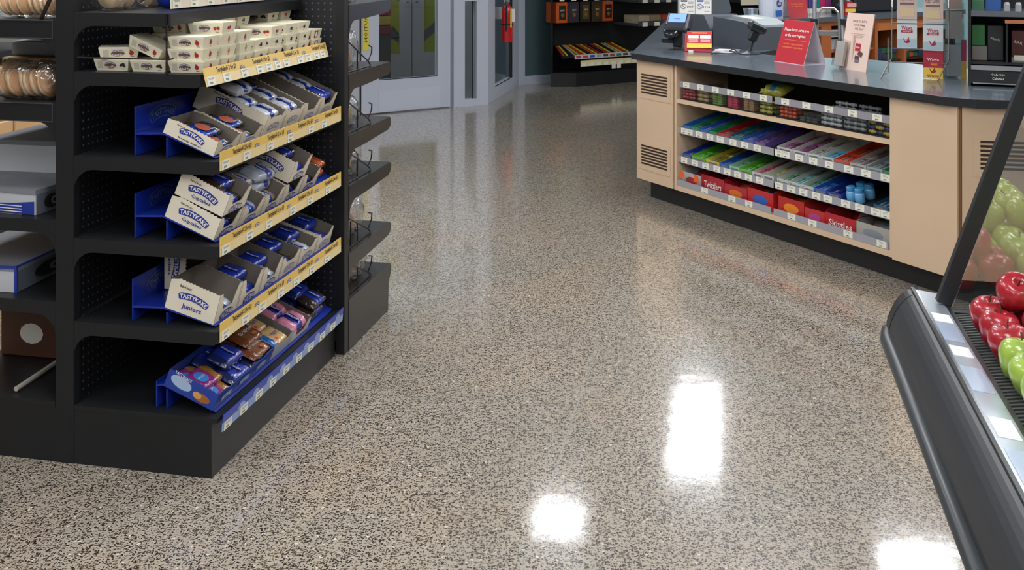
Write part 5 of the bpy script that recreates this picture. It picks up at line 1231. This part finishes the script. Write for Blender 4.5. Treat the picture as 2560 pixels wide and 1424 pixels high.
MB().box(.19, .5, .05, .055, .117, .14).build('tray_front', mat('tray_grey', '8a8c90', .4), t)
cab(.015, .05, .358, .055, .1, .055, '4f8a68', 'green and white pack row on the upper cabinet shelf'); cab(.075, .06, .358, .07, .1, .12, '3a6ab8', 'bright blue box on the upper cabinet shelf')
for k in range(4):
    o = thing('energy_bottle', 'small black bottle with pale label on the upper cabinet shelf', 'bottle', Kc @ Vector((.17+.05*k, .05, .358)), 0, 'small bottles in the cabinet')
    MB().lathe([(0, 0), (.014, 0), (.014, .035), (.008, .046), (.008, .058), (0, .058)], 12, [0, 1, 1, 0, 0]).build('bottle', [M_BLACKP, mat('bottle_label', 'b5b8ba', .4)], o)
# ---------------------------------------------------------------- counter behind, ladder, shelves
BO = Vector((2.42, 10.15, 0)); BA = math.radians(36); BM = T(*BO) @ RZ(BA)
M_OAK = mat('orange_oak', 'b5683a', .45, noise=.18, nscale=4); M_OAKD = mat('cabinet_inside', '3a241c', .7)
t = thing('back_counter', 'orange oak staff counter with dark worktop behind the register', 'counter', BO, BA)
MB().box(-.35, 3.4, -.03, .7, .865, ZT).build('worktop', M_TOP, t)
MB().box(-.35, 3.4, .45, .47, 0.05, .865).build('carcass_back', M_OAKD, t)
MB().box(-.35, 3.4, .0, .02, .82, .865).build('top_rail', M_OAK, t)
MB().box(-.35, 3.4, .02, .45, .30, .32).build('inner_shelf', M_OAK, t)
MB().box(-.35, 3.4, .02, .45, .0, .08).build('plinth', M_OAKD, t)
for x, w_ in ((-.35, .03), (.85, .16), (1.28, .03), (1.46, .16), (1.74, .05), (2.25, .05), (2.8, .05)): MB().box(x, x+w_, .0, .45, .08, .82).build('upright', M_OAK, t)
MB().box(1.79, 2.25, -.004, .02, .74, .82).build('drawer_front', mat('oak_drawer', 'c87a42', .4, noise=.1, nscale=4), t)
MB().box(2.30, 2.8, -.004, .02, .74, .82).build('drawer_front', mat('oak_drawer'), t)
MB().box(.2, .82, .05, .4, .55, .565).build('inner_shelf', M_OAK, t)
def bx_on(x, y, z_, w_, d_, h, c_, label, name='carton', group='cartons in the staff counter'):
    o = MB().cbox(0, w_, 0, d_, 0, h, .005).build(name, mat('bc_'+c_, c_, .5)); place(o, BM @ T(x, y, z_)); return tag(o, label, 'carton', group)
for k in range(3): bx_on(-.02+.11*k, .06, .566 if k > 5 else .566, .10, .12, .12, ('c9c4c0', 'd4d0cc', 'b8424a')[k], ('white', 'pale', 'red')[k]+' small carton inside the staff counter behind the scanner')
MB().box(-.32, .85, .03, .45, .545, .565).build('inner_shelf', M_OAK, t)
for k in range(5): bx_on(1.02+.05*k, .08, .566, .048, .12, .11, 'd0d0d4' if k % 2 else 'c0c4d0', ('white', 'silver')[k % 2]+' slim pack behind the step ladder', group='slim packs behind the ladder')
MB().box(1.01, 1.28, .03, .45, .545, .565).build('inner_shelf', M_OAK, t); MB().box(1.01, 1.28, .03, .45, .70, .712).build('inner_shelf', mat('wire_shelf_white', 'b9bcbc', .4), t)
bx_on(1.03, .06, .713, .2, .2, .06, 'c4c4c0', 'white flat pack on the wire shelf behind the ladder')
bx_on(1.63, .03, .566, .06, .15, .14, '2f8f94', 'teal and white carton at the edge of the information board')
MB().box(1.62, 1.74, .02, .45, .545, .565).build('inner_shelf', M_OAK, t); MB().box(1.79, 2.8, .03, .45, .40, .415).build('inner_shelf', M_OAKD, t)
gc = ['3a4a34', '2c3a5a', '3f3a5c', '2c6a48', '235c3c', '3a3a70', '1f5236', 'c4562c', '2c6a48', '2a3a5a']
for k in range(20):
    c_ = gc[k % 10]; bx_on((1.80, 1.882, 1.964, 2.046, 2.128, 2.302, 2.384, 2.466, 2.548, 2.63, 2.712)[k % 11], .06+.02*R.random(), .416+.062*(k//11), .08, .12, .06, c_, {'3a4a34': 'moss', '2c3a5a': 'slate blue', '3f3a5c': 'dusk purple', '2c6a48': 'green', '235c3c': 'dark green', '3a3a70': 'indigo', '1f5236': 'forest green', 'c4562c': 'orange', '2a3a5a': 'ink blue'}[c_]+' tobacco carton in the open staff cabinet', group='tobacco cartons')
# on the back counter
def bp_(px, py): return gp(px, py, ZT)
P = BM @ Vector((.35, .22, ZT)); o = thing('plastic_tub', 'white plastic tub with blue label on the staff counter', 'tub', P, BA)
MB().lathe([(0, 0), (.115, 0), (.125, .21), (.13, .215), (.13, .235), (.1, .24), (0, .24)], 22).build('tub', mat('tub_white', 'dfe6f2', .35), o, smooth=False)
lbm = MB(); S = T(-.03, -.121, .1) @ RX(PI/2) @ RX(-.05); rect(lbm, .1, .06, 0, S @ T(0, -.05, .003)); blob(lbm, .075, .075, 1, S @ T(.01, .05, .0035), 18); blob(lbm, .05, .03, 2, S @ T(.01, .045, .005)); lbm.build('tub_label', [mat('tub_blue', '2f6fc8', .4), mat('tub_navy', '3a4a9a', .4), mat('tub_pale', 'b5c4e6', .4)], o)
P = BM @ Vector((.60, .20, ZT)); o = thing('tent_sign', 'red tent sign on the staff counter behind the white tub', 'sign', P, math.radians(12))
fr = MB(); fr.add([(0, 0, 0), (.21, 0, 0), (.21, .07, .26), (0, .07, .26)], [(0, 1, 2, 3)], 0); fr.add([(0, .14, 0), (.21, .14, 0), (.21, .072, .26), (0, .072, .26)], [(3, 2, 1, 0)], 1)
S = face_M((.105, .034, .13), (1, 0, 0), (0, .07, .26)); put_text(fr, 'Por favor servirle', .13, .016, 2, S @ T(0, .0, .0015)); put_text(fr, 'la siguiente', .12, .016, 2, S @ T(0, -.025, .0015)); fr.build('panel', [mat('sign_red'), mat('sign_white'), mat('sign_orange_text')], o)
P = BM @ Vector((-.05, .13, ZT)); o = thing('clear_cup', 'clear plastic tub standing at the corner of the staff counter', 'plastic tub', P, 0)
MB().lathe([(0, .002), (.055, .002), (.072, .105), (.076, .108), (.076, .112), (.068, .112), (.052, .008), (0, .008)], 20).build('cup', film('frosted_plastic', 'e8edf4', a=.35, rough=.3), o, smooth=True)
P = BM @ Vector((1.40, .12, ZT)); o = thing('leaflet_box', 'red and yellow leaflet box on the staff counter behind the information board', 'leaflet holder', P, BA-.5)
MB().prism([(-.0, 0), (.09, 0), (.12, .12), (.02, .14)], 'y', 0, .05).build('box', M_RED, o); rl_ = MB(); rect(rl_, .11, .035, 0, face_M((.055, -.001, .045), (1, 0, .0), (.1, 0, 1))); rect(rl_, .1, .04, 1, face_M((.07, -.001, .1), (1, 0, .0), (.1, 0, 1))); rl_.build('panel', [mat('leaflet_yellow'), mat('leaflet_pink')], o)
P = BM @ Vector((1.75, .25, ZT)); o = thing('register_terminal', 'black register terminal on the staff counter', 'register', P, BA)
MB().cbox(0, .8, 0, .35, 0, .3, .02).build('body', mat('register_black', '2a2d33', .45), o); MB().lathe([(0, 0), (.12, .01), (.13, .1), (.06, .16), (0, .17)], 16).build('scanner_dome', M_BLACKP, o, (-.15, .05, 0), smooth=True)
# small goods on the worktop behind
gc = ['8a3a7a', 'c85a8a', '2f8f94', '3a3f6a', 'b03a5a', '4a4c9a', '2a8a8a', 'c83a6a']
for k in range(9):
    o = MB().cbox(0, .085, 0, .08, .05, .17, .006).box(0, .085, -.004, .084, 0, .05, 1).build('small_pack', [mat('goods_'+gc[k % 8], gc[k % 8], .4), M_WHITE]); place(o, BM @ T(.82+.095*k, .5, ZT+.001)); tag(o, {'8a3a7a': 'purple', 'c85a8a': 'pink', '2f8f94': 'teal', '3a3f6a': 'midnight blue', 'b03a5a': 'rose', '4a4c9a': 'periwinkle', '2a8a8a': 'turquoise', 'c83a6a': 'hot pink'}[gc[k % 8]]+' pack in white tray along the back of the staff counter', 'pack', 'packs on the staff counter')
# cream-edged wall shelf behind the register
o = thing('wall_shelf', 'dark wall shelf with cream edge behind the register', 'shelf', (2.47, 11.45, 0), BA-.3)
for z_ in (.45, .75, 1.05, 1.35): MB().box(0, .75, 0, .4, z_-.03, z_).build('shelf', M_BLACKP, o); MB().box(0, .75, -.01, 0, z_-.055, z_+.015).build('cream_edge', mat('cream_edge', 'd6cdb4', .5), o)
MB().box(-.02, .77, .4, .43, 0, 1.9).build('back_panel', M_BLACKP, o)
for k in range(6):
    q = MB().cbox(0, .09, 0, .1, 0, .13+.05*R.random(), .006).build('small_pack', mat('wsp_%d' % (k % 5), ('5c5a58', '8d8a88', '3c3c44', 'a09888', '6a5c5c')[k % 5], .4)); place(q, T(2.47, 11.45, 0) @ RZ(BA-.3) @ T(.05+.115*k, .05, 1.051)); tag(q, ('charcoal', 'grey', 'slate', 'stone', 'taupe')[k % 5]+' pack on the cream-edged wall shelf', 'pack', 'packs on the wall shelf')
# step ladder
LP = at(2072, 145, 8.6); t = thing('step_ladder', 'aluminium step ladder standing behind the register counter', 'step ladder', (LP.x, LP.y, .004), math.radians(-8))
M_LAD = mat('ladder_aluminium', 'a8aaac', .35, metal=.7)
for sx in (-1, 1):
    MB().tube([(sx*.125, -.22, 0), (sx*.112, -.02, .80), (sx*.108, .03, 1.1), (sx*.100, .06, 1.3), (sx*.06, .08, 1.42)], [.016]*5, 8).build('rail', M_LAD, t)
    MB().tube([(sx*.13, .42, 0), (sx*.12, .06, .95)], .012, 6).build('rear_leg', M_LAD, t); MB().box(sx*.115-.024, sx*.115+.024, -.03, .04, .975, 1.02).build('joint', M_BLACKP, t)
MB().tube([(-.088, -.0, .62), (-.088, .03, 1.0), (-.078, .035, 1.07), (-.045, .04, 1.105), (.045, .04, 1.105), (.078, .035, 1.07), (.088, .03, 1.0), (.088, .0, .62)], .012, 8).build('hand_loop', M_LAD, t)
for k, z_ in enumerate((.25, .45, .65, .90)): MB().box(-.108, .108, -.2+.22*z_/.8, -.1+.22*z_/.8, z_-.02, z_+.015).build('tread', M_LAD, t)
# ---------------------------------------------------------------- fruit case beside the camera
K0 = Vector((.9276, 2.398, 0)); KM = T(*K0) @ RZ(-GA)
def K(x, y, z): return KM @ Vector((x, y, z))
fc = thing('fruit_case', 'open black fruit case with curved bumper, silver price rail and glass end', 'produce case', K0, -GA)
M_CASE = mat('case_black', '2b2d30', .38, noise=.06, nscale=4); M_BUMP = mat('bumper_rubber', '34393c', .35)
YA, YB = -3.2, .085
body = [(-.005, .752), (-.012, .749), (-.02, .743), (-.028, .735), (-.036, .725), (-.043, .713), (-.049, .70), (-.054, .687), (-.058, .672), (-.06, .655), (-.05, .62), (.40, .30), (.45, .0), (.75, .0), (.75, .60), (.06, .68), (.056, .738)]
MB().prism(body, 'y', YA, YB).build('body', M_CASE, fc)
MB().prism([(-.006, .7525), (-.013, .7495), (-.021, .7435), (-.029, .7355), (-.037, .7255), (-.044, .7135), (-.05, .7005), (-.055, .6875), (-.059, .672), (-.061, .655), (-.03, .62), (0, .62), (.0, .70)], 'y', YB, YB+.045).prism([(-.004, .745), (-.034, .715), (-.050, .66), (.02, .66), (.02, .74)], 'y', YB+.045, YB+.06).build('end_cap', M_BLACKP, fc)
MB().tube([K(0, 0, 0)*0+Vector((-.064, YA, .645)), Vector((-.064, YB-.01, .645)), Vector((-.055, YB+.045, .647)), Vector((-.03, YB+.068, .65)), Vector((.05, YB+.07, .652))], .017, 12).build('bumper', M_BUMP, fc, smooth=True)
RM = T(0, 0, .753) @ RY(.12)
rl = MB().box(.0, .056, YA, YB+.035, -.002, .002, 0, RM).build('price_rail', mat('silver_rail', 'b9c2cc', .25, metal=.6), fc)
MB().box(-.006, .001, YA, YB+.04, .001, .006, 0, RM).build('rail_edge', mat('dark_edge', '1c1e20', .3), fc)
MB().box(.003, .008, YA, YB+.03, .0022, .004, 0, RM).build('chrome_bead', M_CHROME, fc)
for k, y in enumerate((-.06, -.26, -.60, -.90, -1.2)): MB().box(.012, .05, y-.06 if k > 1 else y-.035, y+.02, .0022, .0032, 0, RM).build('price_tag', mat('blank_tag', 'f4f6f8', .35), rl)
for k, y in enumerate((-.15, -.41, -.76)): MB().box(.011, .051, y-.06, y+.06, .0021, .0028, 0, RM).build('plastic_window', mat('tag_window', 'aab8cc', .15), rl)
# ribbed mat: every rib its own part
MB().prism([(.056, .712), (.75, .60+.22), (.75, .61+.22), (.056, .722)], 'y', YA, .03).build('tray', M_BLACKP, fc)
MB().box(.056, .066, YA, .05, .722, .748).build('tray_rim', M_BLACKP, fc)
rib = MB(); rib.prism([(.067, .7225), (.40, .773), (.40, .778), (.067, .730)], 'y', 0, .007); ro = rib.build('rib', mat('rib_rubber', '4a4d4c', .45), fc); ro.location = (0, .02, 0)
for k in range(1, 66):
    c = ro.copy(); COL.objects.link(c); c.parent = fc; c.location = (0, .02-.0158*k, 0)
# glass end and its slanted post
x0, z0, x1, z1 = .052, .752, .330, 1.55
dx, dz = x1-x0, z1-z0; q = math.hypot(dx, dz); px_, pz_ = dz/q*.016, -dx/q*.016
MB().prism([(x0-px_, z0-pz_), (x0+px_, z0+pz_), (x1+px_, z1+pz_), (x1-px_, z1-pz_)], 'y', .028, .052).build('slant_post', M_BLACKP, fc)
gl = MB().prism([(x0+.016, z0-.02), (.75, z0-.02), (.75, z1), (x1+.016, z1)], 'y', .037, .043)
gl.build('glass_end', film('case_glass', 'f2f4f4', a=.30, rough=.0), fc)
MB().box(.06, .75, .03, .05, .70, .735).build('glass_foot', M_BLACKP, fc)
# fruit
def fruit_mesh(name, prof, cols, n=20, lobes=0.):
    m = MB(); m.lathe(prof, n)
    if lobes:
        m.v = [(x*(1+lobes*math.cos(5*math.atan2(y, x))*max(0, .5-z/.08)), y*(1+lobes*math.cos(5*math.atan2(y, x))*max(0, .5-z/.08)), z) for x, y, z in m.v]
    mt = bpy.data.materials.new(name+'_skin'); mt.use_nodes = True; nt = mt.node_tree; b = nt.nodes['Principled BSDF']; L = nt.links.new
    tc = nt.nodes.new('ShaderNodeTexCoord'); mp = nt.nodes.new('ShaderNodeMapping'); mp.inputs['Scale'].default_value = (60, 60, 9); ns = nt.nodes.new('ShaderNodeTexNoise'); ns.inputs['Scale'].default_value = 1.; ns.inputs['Detail'].default_value = 4
    L(tc.outputs['Object'], mp.inputs[0]); L(mp.outputs[0], ns.inputs['Vector']); cr = nt.nodes.new('ShaderNodeValToRGB'); e = cr.color_ramp.elements
    e[0].position = .3; e[0].color = (*lin(cols[0]), 1); e[1].position = .7; e[1].color = (*lin(cols[1]), 1)
    L(ns.outputs['Fac'], cr.inputs[0]); L(cr.outputs[0], b.inputs['Base Color']); b.inputs['Roughness'].default_value = .28; b.inputs['Coat Weight'].default_value = .4
    o = m.build(name, mt, smooth=True); d = o.data; bpy.data.objects.remove(o); return d
AP = [(0, .012), (.008, .004), (.016, 0), (.024, .003), (.033, .018), (.039, .038), (.040, .050), (.036, .064), (.027, .073), (.016, .076), (.008, .072), (.003, .064), (0, .062)]
OR_ = [(0, 0), (.02, .003), (.034, .018), (.039, .038), (.034, .058), (.02, .073), (0, .076)]
APR = fruit_mesh('red_apple', AP, ('8c1420', 'b52a34'), 22, .06); APG = fruit_mesh('green_apple', AP, ('8fae3e', 'a9c455'), 22, .05); ORA = fruit_mesh('orange', OR_, ('d9822c', 'e39a42'), 20)
stem = MB().tube([(0, 0, .06), (.002, .001, .078), (.005, .002, .088)], [.0022, .0016, .002], 5).build('stem', mat('stem_brown', '5a4028', .7)); STEM = stem.data; bpy.data.objects.remove(stem)
stk = MB(); stk.lathe([(.009, 0), (.009, .0006), (0, .001)], 12); so_ = stk.build('sticker', M_WHITE); STK_ = so_.data; bpy.data.objects.remove(so_)
def fruit(kind, x, y, z, label, rot=(0, 0, 0), s=1., sticker=False, grp=None):
    me, nm, cat = {'r': (APR, 'red_apple', 'apple'), 'g': (APG, 'green_apple', 'apple'), 'o': (ORA, 'orange', 'orange')}[kind]
    o = thing(nm, label, cat, group=grp); M = KM @ T(x, y, z+.038*s) @ Euler(rot).to_matrix().to_4x4(); place(o, M); o.scale = (s, s, s)
    link('fruit_skin', me, o, (0, 0, -.038))
    if kind != 'o': link('stem', STEM, o, (0, 0, -.038))
    if sticker: link('sticker', STK_, o, (-.012, -.036, .012), (PI/2+.1, 0, -.3))
    return o
def ztray(x): return .727+(x-.067)*.153
r = random.Random(5)
# the ones in view, then the rest of the heap that the glass end mirrors
i = 0
for row, (kind, ys, nm) in enumerate((('r', (-.115, -.198, -.281), 'red'), ('g', (-.364, -.447, -.53, -.613, -.696), 'green'), ('o', (-.779, -.862, -.945, -1.028), 'orange'))):
    for j, y in enumerate(ys):
        for c, x in enumerate((.118, .201, .284, .367)):
            kd_ = kind; kind = 'g' if row == 0 and (c >= 2 or (c == 1 and j == 2)) else 'o' if row == 1 and c >= 1 and j >= 3 else kind; nm = {'r': 'red', 'g': 'green', 'o': 'orange'}[kind]
            rot = (r.uniform(-.2, .2), r.uniform(-.2, .2), r.uniform(0, 6))
            fruit(kind, x, y, .7324+(x-.067)*.144, f'{nm} {"apple" if kind != "o" else "fruit"}, bottom layer, {ORD[c]} row in from the rail, {ORD[(0, 3, 8)[row]+j]} from the glass end', rot, 1.0, kind == 'r' and c == 0 and j != 1, f'{nm} fruit in the case, row {c+1}'); kind = kd_
    for j, y in enumerate(ys[:-1]):
        for c, x in enumerate((.1595, .2425, .3255)):
            nm = {'r': 'red', 'g': 'green', 'o': 'orange'}[kind]
            if kind == 'r' and (j or c > 0): continue
            rot = (r.uniform(-.6, .6), r.uniform(-.6, .6), r.uniform(0, 6))
            fruit(kind, x, y-.0415, .7324+(x-.067)*.144+.059, f'{nm} {"apple" if kind != "o" else "fruit"}, heaped second layer, {ORD[c]} row, {ORD[(0, 3, 8)[row]+j]} from the glass end', rot, 1.0, False, f'{nm} fruit heaped in the case, row {c+1}')
